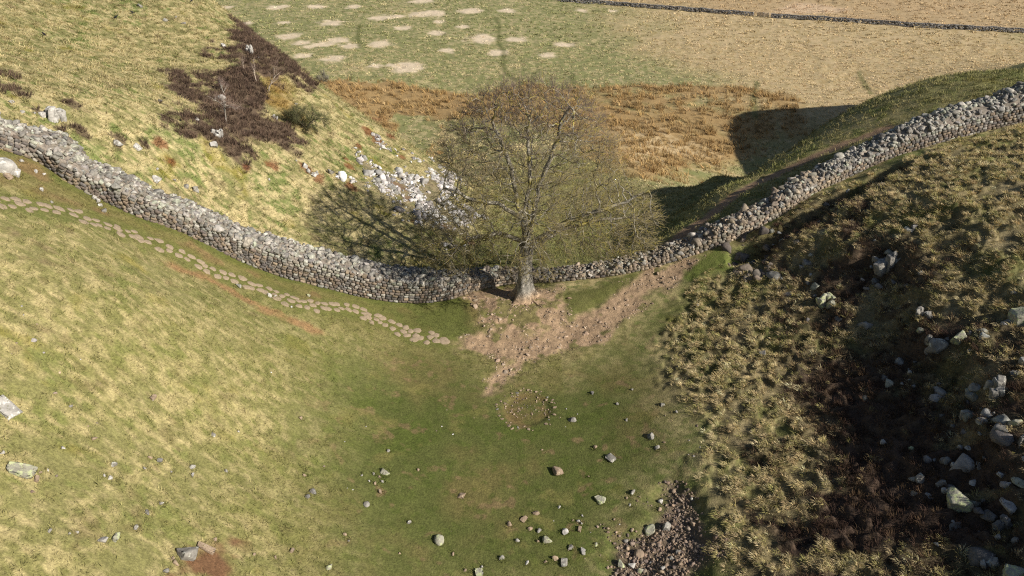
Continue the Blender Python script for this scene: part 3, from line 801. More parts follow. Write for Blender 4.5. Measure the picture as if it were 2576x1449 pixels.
def spray(tips, r, per, l0, l1, rad0, colour, up=.35):
    """fine twigs: each a thin three-sided spike with side shoots"""
    V, C = [], []
    cnt = len(tips)
    P0 = np.repeat(tips[:, :3], per, 0); O = np.repeat(tips[:, 3:], per, 0)
    def level(P0, O, ln, rad, spread):
        d = O + r.normal(size=O.shape) * spread; d[:, 2] += up * r.random(len(d)); d /= np.linalg.norm(d, axis=1)[:, None]
        tip = P0 + d * ln[:, None]
        sidev = np.cross(d, r.normal(size=d.shape)); sidev /= np.linalg.norm(sidev, axis=1)[:, None]; s2 = np.cross(d, sidev)
        a = [P0 + rad * (math.cos(q) * sidev + math.sin(q) * s2) for q in (0, 2.094, 4.189)]
        V.append(np.stack([*a, tip], 1)); return d, tip
    ln = r.uniform(l0, l1, len(P0)); d, tip = level(P0, O, ln, rad0, .55)
    for f in (.35, .6, .85):
        m = r.random(len(P0)) < .8
        level(P0[m] + d[m] * (ln[m] * f)[:, None], d[m], r.uniform(.3, .6, m.sum()) * ln[m], rad0 * .75, .5)
    V = np.concatenate(V); n_ = len(V)
    f = np.array([[0, 1, 3], [1, 2, 3], [2, 0, 3]])
    Fc = (f[None] + (np.arange(n_) * 4)[:, None, None]).reshape(-1, 3)
    return V.reshape(-1, 3), Fc, np.repeat(colour(V[:, 3], r), 4, 0)
thin = np.array([i for i in range(8, len(tn_)) if trad[i] < .032 and tlimb[i] != 'stub'])
o_ = tn_[thin] - tn_[[tpar[i] for i in thin]]; o_ /= np.linalg.norm(o_, axis=1)[:, None]
ce = np.array([.3, 0, 7.0]); outw = tn_[thin] - ce; outw /= np.linalg.norm(outw, axis=1)[:, None]
tips = np.hstack([tn_[thin], o_ * .5 + outw * .5])
shell = np.linalg.norm((tn_[thin] - np.array([.3, 0, 9.2])) / np.array([5.8, 5.3, 5.5]), axis=1)
tips = tips[np.random.default_rng(4).random(len(tips)) < np.clip(.26 + 1.6 * (shell - .42), .26, 1)]
def twig_col(p, r):
    n_ = len(p); top = sstep(9.5, 13.5, p[:, 2] + r.normal(size=n_) * .6)[:, None]
    c = np.array([.185, .155, .088]) * (1 - top) + np.array([.135, .102, .082]) * top
    c = np.where(r.random((n_, 1)) < .14, np.array([.33, .27, .06]), c)
    return np.clip(c * r.uniform(.7, 1.3, (n_, 1)), .02, .6)
v_, q_, c_ = spray(tips, np.random.default_rng(9), 6, .35, .9, .0105, twig_col)
link('twigs', mesh_np('twigs', v_, q_, c_), M_TWIG, tree)
print('twig tris', len(q_))
#--PART3--
# ------------------------------------------------------------------ grasses
def in_view(x, y, z, mx=.1):
    d = y * CP + (CAM_Z - z) * SP
    u, v = x / d * FPX / 1288, ((z - CAM_Z) * CP + y * SP) / d * FPX / 724.5
    return (d > 3) & (np.abs(u) < 1 + mx) & (np.abs(v) < 1 + mx)
def scatter(x0, x1, y0, y1, dens, prob, r, mx=.08):
    n_ = int((x1 - x0) * (y1 - y0) * dens)
    x, y = r.uniform(x0, x1, n_), r.uniform(y0, y1, n_)
    k = in_view(x, y, hb(x, y), mx); x, y = x[k], y[k]
    k = r.random(len(x)) < prob(x, y); return x[k], y[k]
def tufts(name, x, y, r, blades, l0, l1, width, spread, lean, gain=1.0, var=.28, comb=(0, 0), col=None, parts=1, sink=.02):
    """clumps of single blades, each blade its own bent sliver of mesh"""
    n_ = len(x); z = height(x, y) - sink
    size = r.uniform(.55, 1.35, n_)
    c = (albedo(x, y) if col is None else jitter_col(col, n_, r, .25)) * gain * r.uniform(1 - var, 1 + var, (n_, 1))
    P0 = np.repeat(np.stack([x, y, z], -1), blades, 0); sz = np.repeat(size, blades); N = len(P0)
    a = r.uniform(0, 2 * np.pi, N); q = np.sqrt(r.random(N)) * spread * sz
    P0[:, 0] += np.cos(a) * q; P0[:, 1] += np.sin(a) * q
    ln = r.uniform(l0, l1, N) * sz; ll = r.uniform(lean[0], lean[1], N)
    cx, cy = np.repeat(comb[0] + .5 * r.normal(size=n_) * (abs(comb[0]) + abs(comb[1]) > 0), blades), np.repeat(np.full(n_, comb[1]), blades)
    dx, dy = np.cos(a) * ll + cx, np.sin(a) * ll + cy
    d = np.stack([dx, dy, np.ones(N)], -1); d /= np.linalg.norm(d, axis=1)[:, None]
    d2 = np.stack([dx * 1.9, dy * 1.9, np.full(N, .55)], -1); d2 /= np.linalg.norm(d2, axis=1)[:, None]
    b = r.uniform(0, 2 * np.pi, N); w = np.stack([np.cos(b), np.sin(b), np.zeros(N)], -1) * (width * .5 * sz)[:, None]
    mid = P0 + d * (ln * .55)[:, None]; tip = mid + d2 * (ln * .5)[:, None]
    V = np.stack([P0 - w, P0 + w, mid + w * .7, mid - w * .7, tip], 1).reshape(-1, 3)
    f = np.array([[0, 1, 2], [0, 2, 3], [3, 2, 4]])
    Fc = (f[None] + (np.arange(N) * 5)[:, None, None]).reshape(-1, 3)
    cb = np.repeat(c, blades, 0) * r.uniform(.75, 1.28, (N, 1))
    o = link(name, mesh_np(name, V, Fc, np.clip(np.repeat(cb, 5, 0), .01, .8)), M_BLADE)
    tag(o, kind='stuff'); print(name, n_, 'clumps', len(Fc), 'tris'); return o
def off_wall(x, y):
    d, sg, _ = seg_dist(x, y, WL[::4]); return ((sg < 0) & (d > .12)) | ((sg > 0) & (d > 2.6)), d * sg
rg = np.random.default_rng(77)
def p_rs(x, y):
    rs = inset(x, y, 'rslope', .6, .8, 2); ok, _ = off_wall(x, y)
    return rs * ok * (1 - heath_shade_r(x, y)) * (.12 + .88 * sstep(.15, .5, tussock(x, y)))
x, y = scatter(4, 50, 12, 54, 40, p_rs, rg, .2)
tufts('tussock_grass', x, y, rg, 30, .12, .27, .0115, .12, (.2, 1.1), 1.45, .25, (-.55, -.25), [(.40, .32, .18), (.34, .27, .135), (.30, .26, .11), (.44, .36, .21), (.22, .20, .075), (.37, .28, .15)])
x, y = scatter(4, 42, 12, 54, 14, lambda x, y: inset(x, y, 'rslope', .6, .8, 2) * off_wall(x, y)[0] * heath_shade_r(x, y), rg, .2)
tufts('heather', x, y, rg, 52, .09, .26, .014, .24, (.1, .9), 1.05, .4, (0, 0), [(.065, .038, .026), (.05, .03, .022), (.085, .055, .03)])  # heather, and dark clumps standing in for shade at crag and trench
def p_left(x, y):
    ok, sd_ = off_wall(x, y)
    k = ok * (1 - inset(x, y, 'valley', 3, 2, 5)) * (1 - inset(x, y, 'dirt', .5, .7, 1.2)) * (1 - inset(x, y, 'soil', .4, .5, .8)) * (1 - near_line(x, y, L_PATH, .8, .4)) * (1 - inset(x, y, 'rslope', .6, .8, 2))
    return k * (sd_ < 0) * (.35 + .65 * sstep(1.0, 5.0, -sd_)) * sstep(-.6, .3, fbm(x, y, 1.3, 52, 3) + fbm(x, y, 4.5, 51, 4) * .6 + .25)
x, y = scatter(-32, 4, 11, 44, 34, p_left, rg)
tufts('rough_grass', x, y, rg, 8, .07, .2, .02, .13, (.3, 1.4), 1.18, .25, (.25, -.35))
def p_north(x, y):
    ok, sd_ = off_wall(x, y)
    return ok * (sd_ > 0) * (hb(x, y) > -6.5) * (1 - heath_l(x, y)) * (1 - .85 * inset(x, y, 'scree', .8, 1.2, 2)) * sstep(-.7, .2, fbm(x, y, 1.3, 52, 3) + .2) * (1 - near_line(x, y, L_BACKPATH, .6, .3))
x, y = scatter(-50, 48, 32, 90, 15, p_north, rg)
tufts('hill_grass', x, y, rg, 9, .12, .34, .03, .18, (.3, 1.2), 1.15, .28, (.3, -.3))
x, y = scatter(-45, -8, 36, 82, 15, heath_l, rg)
tufts('heather', x, y, rg, 26, .2, .45, .025, .2, (.1, .8), 1.1, .4, (0, 0), [(.098, .066, .047), (.078, .052, .039), (.12, .082, .056)])
x, y = scatter(-22, 22, 16, 48, 26, lambda x, y: inset(x, y, 'valley', 2, 1.5, 5) * (1 - inset(x, y, 'dirt', .5, .7, 1.2)) * (1 - inset(x, y, 'pit', .6, .8, 1)) * sstep(-.2, .4, fbm(x, y, .9, 82, 3)), rg)
tufts('turf', x, y, rg, 6, .03, .085, .018, .12, (.4, 1.6), 1.12, .3)
def rushp(x, y):
    return np.maximum(np.maximum(inset(x, y, 'rush_l', 1.0, 1.6, 4), inset(x, y, 'rush_l2', 2, 1.5, 4) * .5), np.maximum(inset(x, y, 'rush_m', 2, 2, 4) * .8, inset(x, y, 'rush_r', 2.5, 4, 7) * sstep(-.6, .1, fbm(x, y, 7, 63, 3)) * .85))
x, y = scatter(-45, 70, 75, 150, 2.6, lambda x, y: rushp(x, y) * (hb(x, y) < -5) * sstep(-.5, .2, fbm(x, y, 2.0, 83, 2)), rg)
tufts('rushes', x, y, rg, 14, .5, 1.05, .055, .32, (.05, .5), 1.0, .3, (-.2, .1), [(.33, .215, .09), (.39, .275, .135), (.27, .175, .075), (.35, .24, .105)])
x, y = scatter(-75, 130, 78, 175, 2.4, lambda x, y: (hb(x, y) < -6) * (1 - rushp(x, y)) * sstep(-.45, .35, fbm(x, y, .75, 61, 3) + .2 * fbm(x, y, 11, 62, 4)) * (1 - .9 * spots(x, y, PALE, 1.35, 70, .55, .4)), rg)
tufts('meadow_grass', x, y, rg, 9, .22, .45, .075, .30, (.5, 1.5), 1.3, .28, (-.4, .1))
x, y = scatter(-150, 200, 175, 290, .6, lambda x, y: sstep(-.3, .4, fbm(x, y, 2.0, 61, 3) + .2) * (1 - .9 * spots(x, y, PALE, 1.35, 70, .55, .4)), rg)
tufts('meadow_grass', x, y, rg, 8, .30, .55, .15, .5, (.5, 1.5), 1.25, .28, (-.4, .1))

# ------------------------------------------------------------------ loose stone that nobody could count
def stones(name, x, y, sz, pal, r, lift=.15, m=M_RUBBLE, squash=(.55, .95), lib=LIB_ROCK, label=None):
    n_ = len(x); z = height(x, y)
    scl = np.stack([sz * r.uniform(.85, 1.35, n_), sz * r.uniform(.75, 1.1, n_), sz * r.uniform(*squash, n_)], -1)
    o = link(name, mesh_np(name, *merge(lib, np.stack([x, y, z + sz * lift], -1), rand_rot(n_, r, .7), scl, jitter_col(pal, n_, r, .22), r)), m)
    return tag(o, label, None, None, 'stuff')
WHITES = [(.47, .45, .435), (.56, .54, .525), (.30, .285, .27), (.38, .355, .33), (.22, .205, .19)]
BUFFS = [(.31, .23, .165), (.37, .28, .20), (.24, .175, .13), (.29, .225, .175), (.21, .165, .135), (.17, .135, .115)]
def p_scree(x, y):
    return inset(x, y, 'scree', .8, 1.4, 2.2, 15) * sstep(-.5, .3, fbm(x + y * .5, y * .5, 1.2, 84, 3))
x, y = scatter(-22, 2, 50, 80, 26, p_scree, rg)
for (cx, cy, rr_, n_) in [(945,345,8,12), (955,362,10,18), (970,372,8,10), (1000,385,12,10), (890,455,8,8), (1045,400,16,18), (1090,405,12,10), (860,450,8,6), (1010,440,18,20), (1035,455,14,20), (925,462,14,14), (1140,620,18,18)]:
    cxw, cyw = cast(cx, cy); rw = rr_ * dist_scale(cxw, cyw)
    x = np.append(x, cxw + rg.normal(size=n_) * rw * .6); y = np.append(y, cyw + rg.normal(size=n_) * rw)
stones('scree', x, y, np.exp(rg.normal(math.log(.115), .5, len(x))).clip(.05, .45), WHITES, rg, .2)
print('scree', len(x))
x, y = scatter(0, 14, 14, 26, 150, lambda x, y: inset(x, y, 'pit', .7, .9, 1.0) * sstep(-.8, .1, fbm(x, y, .8, 85, 2)), rg, .2)
stones('gravel', x, y, np.exp(rg.normal(math.log(.038), .5, len(x))).clip(.015, .14), [tuple(.8 * q for q in b) for b in BUFFS], rg, .2)
print('gravel', len(x))
x, y = scatter(-6, 16, 33, 48, 22, lambda x, y: inset(x, y, 'dirt', .5, .9, 1.2) * sstep(-.3, .4, fbm(x, y, 1.2, 86, 3) + .15), rg)
stones('trodden_rubble', x, y, np.exp(rg.normal(math.log(.05), .5, len(x))).clip(.02, .2), [(.30, .225, .16), (.35, .27, .195), (.25, .185, .13), (.28, .22, .165)], rg, -.1, squash=(.35, .6))
x, y = scatter(-20, 12, 13, 40, .8, lambda x, y: sstep(.0, .5, fbm(x, y, 3, 87, 3)) * (inset(x, y, 'rslope', .5) < .5) * off_wall(x, y)[0] * (y < 32), rg)
stones('stone_chips', x, y, np.exp(rg.normal(math.log(.05), .4, len(x))).clip(.025, .11), [*WHITES, *BUFFS, (.33, .31, .29)], rg, -.2)
x, y = scatter(10, 34, 12, 52, 2.2, lambda x, y: inset(x, y, 'rslope', .5) * np.maximum(np.exp(-(seg_dist(x, y, L_CRAG)[0] / 2.2) ** 2), 1.3 * np.exp(-(seg_dist(x, y, L_TRENCH)[0] / .9) ** 2)) * sstep(-.1, .4, fbm(x, y, 1.6, 88, 3)), rg)
stones('crag_rubble', x, y, np.exp(rg.normal(math.log(.16), .5, len(x))).clip(.06, .5), [(.24, .23, .21), (.32, .31, .29), (.16, .15, .14), (.27, .27, .22)], rg, -.05, M_RUBBLE, (.6, 1.1), LIB_ROCK)
x, y = scatter(8, 17, 38, 50, 6, lambda x, y: (seg_dist(x, y, line([(1870,610), (1900,660), (1990,560), (2080,520)]))[0] < 1.3) * .9, rg)
stones('crag_rubble', x, y, np.exp(rg.normal(math.log(.22), .4, len(x))).clip(.1, .5), [(.15, .125, .10), (.20, .165, .13), (.12, .105, .09)], rg, -.25)
#--PART4--
# ------------------------------------------------------------------ single rocks, each a thing of its own
MATS = dict(g=M_GREY, w=M_WHITE, b=M_BUFF, d=M_DARK, m=M_GREEN)
def slope_rot(x, y, amount=1.0):
    e = .4
    n_ = Vector((-(float(hb(x + e, y)) - float(hb(x - e, y))) / (2 * e) * amount, -(float(hb(x, y + e)) - float(hb(x, y - e))) / (2 * e) * amount, 1)).normalized()
    return n_.to_track_quat('Z', 'Y').to_matrix()
def rock_mesh(name, seed, sx, sy, sz, shape):
    r = np.random.default_rng(seed)
    if shape == 'slab': v, f = chisel(CUBE, seed, 7, .72, 1.1, .6)
    elif shape == 'block': v, f = chisel(CUBE, seed, 10, .68, 1.1)
    elif shape == 'round': v, f = chisel(ICO3, seed, 9, .78, .95)
    elif shape == 'crag':                         # jointed bedrock: several leaning blocks grown together
        V, Fc, base = [], [], 0
        a0, b0 = r.uniform(-.5, .5), r.uniform(-.3, .3)
        for k in range(r.integers(8, 13)):
            bv, bf = chisel(CUBE, seed * 31 + k, 7, .75, 1.15)
            q = np.array(Matrix.Rotation(a0 + r.uniform(-.2, .2), 3, 'Z') @ Matrix.Rotation(b0 + r.uniform(-.15, .15), 3, 'X'))
            p = (bv * np.array([r.uniform(.2, .45), r.uniform(.2, .4), r.uniform(.4, 1.0)])) @ q.T + np.array([r.uniform(-.62, .62), r.uniform(-.62, .62), r.uniform(-.35, .1)])
            V.append(p); Fc.append(bf + base); base += len(bv)
        v, f = np.vstack(V), np.vstack(Fc)
    else: v, f = chisel(ICO3 if sx > .15 else ICO2, seed, 10, .36, .68)
    v = v * np.array([sx, sy, sz])
    v = v + np.stack([fbm(v[:, 0] + 3 * k + seed, v[:, 1] + v[:, 2] * 1.3, .35, seed + k, 2) for k in range(3)], -1) * .05 * min(sx, sz, .6)
    return mesh_np(name, v, f, None, shape == 'round')
PLACED, BASES = [], []
def rock(px, py, w, h, mat, shape, label, ref=None, group=None, name='rock', turn=None, sink=.42, tall=1.0, seed=None):
    seed = seed or int(px * 7 + py * 13) % 9973
    r = np.random.default_rng(seed)
    x, y = cast(px, py + h * .25); s = dist_scale(x, y)
    sx = w * s * .5
    vis = h * s                                   # seen height mixes depth and rise
    if shape == 'slab': sy, sz = vis * .72, max(.09, .22 * sx)
    else: sy = min(max(vis * .55, .5 * sx), 1.4 * sx); sz = max(vis * .5 * tall, .35 * sx)
    o = link(name, rock_mesh(name, seed, sx, sy, sz, shape), MATS[mat])
    if px > 1850: sink = .47
    if turn is None: turn = r.uniform(-.4, .4)
    z = float(height(x, y))
    o.rotation_euler = (slope_rot(x, y, 1.0 if shape == 'slab' else .6) @ Matrix.Rotation(turn, 3, 'Z')).to_euler()
    o.location = (x, y, z + sz * (.25 if shape == 'slab' else 1 - 2 * sink))
    tag(o, label, 'rock', group)
    PLACED.append((px, py, ref)); BASES.append((x, y, sx, sy)); return o
G_R, G_V, G_L, G_H, G_P = 'rocks on the shaded right slope', 'rocks in the valley turf', 'rocks on the left slope', 'rocks on the hill above the left wall', 'rocks in the rubble hollow'
BIG = [
 # valley and lower middle
 (1402,1183,27,22,'b','block','orange buff boulder casting a shadow, alone on the open valley turf','the orange boulder',G_V,1),
 (1439,1056,19,16,'g','block','small pale block beside the lower right of the stone ring','the pale block',G_V,1),
 (1637,1098,22,17,'g','rock','rounded grey rock under the tussock edge, upper of a pair','the rounded grey rock',G_V,1),
 (1652,1126,11,15,'g','rock','narrow upright grey stone just below the rounded grey rock','the narrow stone',G_V,1),
 (1536,1151,28,18,'g','rock','wedge-shaped grey rock right of the orange boulder','the wedge rock',G_V,1),
 (1512,1253,26,18,'m','slab','flat square slab crusted with lichen in the right valley turf','the square lichen slab',G_V,1),
 (1104,1356,36,24,'m','round','rounded speckled boulder with a bare soil scar on its left','the rounded boulder',G_V,1),
 (969,1183,22,24,'m','rock','mottled lichen rock among small stones left of the valley middle','the mottled rock',G_V,.7),
 (1161,1244,22,18,'b','rock','brown stone in a small dug hole ringed by long grass','the dug hole stone',G_V,.6),
 (1422,1334,22,17,'w','rock','bright white-topped rock low in the valley turf','the white-topped rock',G_V,1),
 (1317,1306,20,13,'b','block','flat-topped buff block on the turf left of the white-topped rock','the flat buff block',G_V,.8),
 (1377,1356,22,24,'m','rock','mossy pointed rock with a dark left side','the mossy pointed rock',G_V,.9),
 (922,1266,20,15,'g','round','low grey rock half sunk in grass left of the dug hole','the low grey rock',G_V,.7),
 (1206,1444,28,14,'m','slab','pale flat rock at the very bottom edge of the picture','the bottom edge rock',G_V,.8),
 # the rubble hollow
 (1636,1321,19,26,'m','block','upright lichen-topped block at the upper left of the rubble hollow','the upright block',G_P,1.2),
 (1679,1306,17,28,'g','block','tilted grey slab standing behind the upright block in the hollow','the tilted slab',G_P,1.2),
 (1609,1379,28,25,'b','round','round flat buff boulder on the left rim of the rubble hollow','the round flat boulder',G_P,.8),
 (1589,1413,14,17,'w','block','pale squarish stone below the round flat boulder','the pale squarish stone',G_P,1),
 (1562,1413,24,17,'m','block','yellow-lichened stone left of the pale squarish stone','the yellow-lichened stone',G_P,.9),
 (1612,1423,14,20,'m','rock','leaning pale green stone right of the pale squarish stone','the leaning stone',G_P,1),
 (1667,1418,15,14,'w','rock','whitest stone in the rubble at the bottom of the hollow','the whitest stone',G_P,1),
 (1664,1244,17,15,'w','rock','white stone with a dark hole at the top of the hollow','the top white stone',G_P,1),
 # left slope
 (20,1019,50,46,'w','slab','large white weathered rock cut by the left edge of the picture','the large white rock',G_L,1),
 (57,1181,44,46,'m','slab','flat square lichen slab lying on the left slope','the square slab',G_L,1),
 (470,1389,38,46,'g','block','big angular grey block beside the bare soil patch','the angular block',G_L,1),
 (518,1373,20,34,'b','slab','narrow buff slab leaning between the angular block and the soil','the narrow buff slab',G_L,1),
 (257,1359,20,24,'w','rock','pointed white stone beside a long flat one, low on the slope','the pointed white stone',G_L,.9),
 (295,1354,34,11,'m','slab','long flat lichen stone right of the pointed white stone','the long flat stone',G_L,.8),
 (420,1436,19,14,'g','rock','grey stone at the bottom edge left of the soil patch','the bottom grey stone',G_L,1),
 (288,1168,20,13,'g','rock','grey angular stone midway down the left slope','the midway stone',G_L,.8),
 (485,1176,14,15,'w','rock','bright white stone with yellow moss under it','the bright white stone',G_L,.9),
 (403,1161,11,21,'d','rock','dark upright stone below a pale grass clump','the dark upright stone',G_L,.9),
 (538,1096,18,11,'g','rock','dark grey stone on open grass right of the pale clump','the open grass stone',G_L,.8),
 (370,1288,20,13,'d','rock','dark stone half sunk in yellow moss','the sunk dark stone',G_L,.7),
 (827,1423,26,14,'m','rock','low mossy stone near the bottom, right of the soil patch','the low mossy stone',G_L,.8),
 (787,1236,15,19,'d','rock','dark oval stone at the valley edge, upper of two','the dark oval stone',G_L,.8),
 (678,742,12,12,'w','rock','white stone touching the lower side of the flagged path','the white path stone',G_L,1),
 (600,717,16,14,'g','rock','grey stone on the grass under the middle of the flagged path','the grey path stone',G_L,1),
 # about the left wall
 (16,418,52,50,'w','round','huge smooth pale boulder in front of the wall at the left edge','the huge boulder',G_L,1.1),
 (42,437,26,24,'w','block','smaller pale block leaning on the huge boulder','the smaller pale block',G_L,1),
 (22,442,34,16,'b','slab','low flat rock at the foot of the huge boulder','the low flat rock',G_L,1),
 (133,284,58,54,'w','crag','large pale fractured outcrop on the hill above the left wall','the fractured outcrop',G_H,1),
 (347,368,24,15,'w','slab','bright white oval boulder on the hill grass above the wall','the white oval boulder',G_H,1),
 (297,358,20,24,'w','rock','pale sloping rock with moss on top, left of the white oval','the sloping pale rock',G_H,1),
 (393,452,28,15,'w','slab','flat pale rock close above the wall','the flat pale rock',G_H,.8),
 (403,250,22,12,'g','rock','low grey rock in the middle of the hill grass','the low hill rock',G_H,.6),
 (560,255,19,19,'w','round','round white boulder set in the dark heather','the round white boulder',G_H,1),
 (632,130,17,40,'w','crag','tall pale rock rib at the top of the heather','the tall rock rib',G_H,1),
 (563,115,12,15,'w','rock','pale knob of rock at the upper left edge of the heather','the pale knob',G_H,1),
 (547,338,25,34,'w','crag','split white outcrop at the lower edge of the heather','the split outcrop',G_H,1),
 (540,374,18,20,'w','rock','pale rock directly below the split outcrop','the lower pale rock',G_H,1),
 (497,310,14,11,'w','rock','small white stone at the left fringe of the heather','the fringe stone',G_H,1),
 (692,296,15,26,'w','crag','jagged pale rock at the right edge of the heather','the jagged rock',G_H,1),
 (767,416,12,22,'w','rock','thin pale upright rock above a row of stones','the thin upright rock',G_H,1),
 (793,437,30,17,'w','crag','low pale outcrop in red bracken between the heather and the scree','the bracken outcrop',G_H,1),
 (832,433,14,22,'g','rock','pointed grey rock right of the bracken outcrop','the pointed grey rock',G_H,1),
 (493,476,20,20,'g','rock','grey leaning slab close above the wall middle','the leaning grey slab',G_H,1),
 (30,256,14,12,'w','rock','pale stone above the wall at the left edge','the left edge stone',G_H,1),
 (417,50,14,11,'g','rock','grey stone high on the hill, left of two','the high stone',G_H,.8),
 (463,58,15,9,'g','rock','flat grey stone high on the hill, right of two','the flat high stone',G_H,.7),
 (355,15,12,15,'g','rock','grey stone near the top edge of the hill','the top edge stone',G_H,.8),
 # shaded right slope
 (2084,742,52,48,'m','crag','big split boulder with green lichen under a grassy knoll','the split boulder',G_R,1.2),
 (2232,642,62,80,'g','crag','largest angular outcrop high on the shaded right slope','the largest outcrop',G_R,1.0),
 (2032,645,24,20,'g','rock','wedge of pale rock in deep shade left of the largest outcrop','the shaded wedge',G_R,1),
 (2079,505,24,14,'g','rock','pale rock just below the right wall, in broken ground','the rock below the wall',G_R,1),
 (1980,726,30,19,'d','slab','flat dark square slab lying left of the split boulder','the dark square slab',G_R,1),
 (2317,798,42,44,'g','crag','double grey rock at the top of a column of rocks','the double grey rock',G_R,1.1),
 (2352,876,42,36,'g','block','bright square-cut boulder in the middle of the right slope','the square-cut boulder',G_R,1.2),
 (2331,868,15,30,'g','rock','thin grey rock against the left of the square-cut boulder','the thin grey rock',G_R,1.2),
 (2404,866,23,44,'m','block','upright lichen pillar right of the square-cut boulder','the lichen pillar',G_R,1.2),
 (2311,840,18,16,'m','round','round lichened rock between the double rock and the square-cut boulder','the round lichened rock',G_R,1),
 (2566,800,46,52,'m','block','large pale lichened boulder at the right edge, upper one','the right edge boulder',G_R,1.1),
 (2533,815,24,22,'g','round','smooth rounded rock left of the right edge boulder','the smooth rounded rock',G_R,1),
 (2568,928,26,28,'g','block','grey block at the right edge under the smooth rounded rock','the right edge block',G_R,1),
 (2547,955,40,26,'g','crag','pale fractured ledge at the right edge','the fractured ledge',G_R,1),
 (2500,990,62,52,'g','crag','broad pale outcrop of upright blocks near the right edge','the broad outcrop',G_R,1.1),
 (2437,1030,26,36,'g','block','two-part grey block left of the broad outcrop','the two-part block',G_R,1.1),
 (2425,1104,28,16,'w','rock','bright pale rock in dark heather under the two-part block','the bright heather rock',G_R,1),
 (2424,1134,32,20,'m','crag','lichened ledge just below the bright heather rock','the lichened ledge',G_R,1),
 (2544,1085,24,34,'m','rock','leaning greenish rock near the right edge','the leaning greenish rock',G_R,1),
 (2313,1198,28,22,'g','rock','grass-capped grey rock left of a flat big boulder','the grass-capped rock',G_R,1),
 (2370,1205,20,24,'g','rock','small pale wedge above the flat-faced boulder','the small wedge',G_R,1),
 (2398,1206,34,20,'g','block','grey block with heather on top above the flat-faced boulder','the heather-topped block',G_R,1),
 (2408,1246,66,46,'m','block','large flat-faced boulder low on the right slope','the flat-faced boulder',G_R,1.1),
 (2302,1235,22,20,'g','rock','pointed grey stone below the grass-capped rock','the pointed stone',G_R,1),
 (2297,1114,15,14,'m','round','single lichened stone alone in the brown heather','the lone heather stone',G_R,1),
 (2224,1104,13,16,'w','rock','small white stone on the border of grass and heather','the border stone',G_R,1),
 (2497,1390,46,42,'g','crag','paired pale blocks near the bottom right corner','the paired blocks',G_R,1.1),
 (2552,1425,50,50,'m','block','pale boulder filling the bottom right corner','the corner boulder',G_R,1.1),
 (2526,1285,34,96,'d','crag','long dark bedrock rib running down the right edge','the bedrock rib',G_R,.8),
 (2467,1163,34,16,'g','crag','thin pale bedding ledges in the dark heather','the bedding ledges',G_R,.8),
 (2515,1195,20,16,'w','rock','pale stone right of the bedding ledges','the pale ledge stone',G_R,1),
 (2560,1130,22,40,'g','crag','grey broken rock on the right edge above the bedrock rib','the broken edge rock',G_R,1),
 (1917,895,16,11,'d','slab','small dark flat stone on the sunlit tussock slope','the dark flat stone',G_R,1),
 (2297,580,18,20,'d','rock','dark rock poking out of pale tussocks, high on the right slope','the dark poking rock',G_R,1),
 (2110,795,30,16,'d','rock','dark grey rock at the foot of the split boulder','the foot rock',G_R,1),
 (1910,615,36,40,'d','crag','brown bedrock step meeting the foot of the right wall','the bedrock step',G_R,.8),
 (2210,480,36,18,'d','crag','low dark ledge under the right wall','the low dark ledge',G_R,.8),
]
for q in BIG:
    rock(*q[:8], q[8], tall=q[9] if len(q) > 9 else 1.0)
LANDMARKS = [(a, b, c) for a, b, c in PLACED if c]
LANDMARKS += [(1326, 1030, 'the stone ring')]
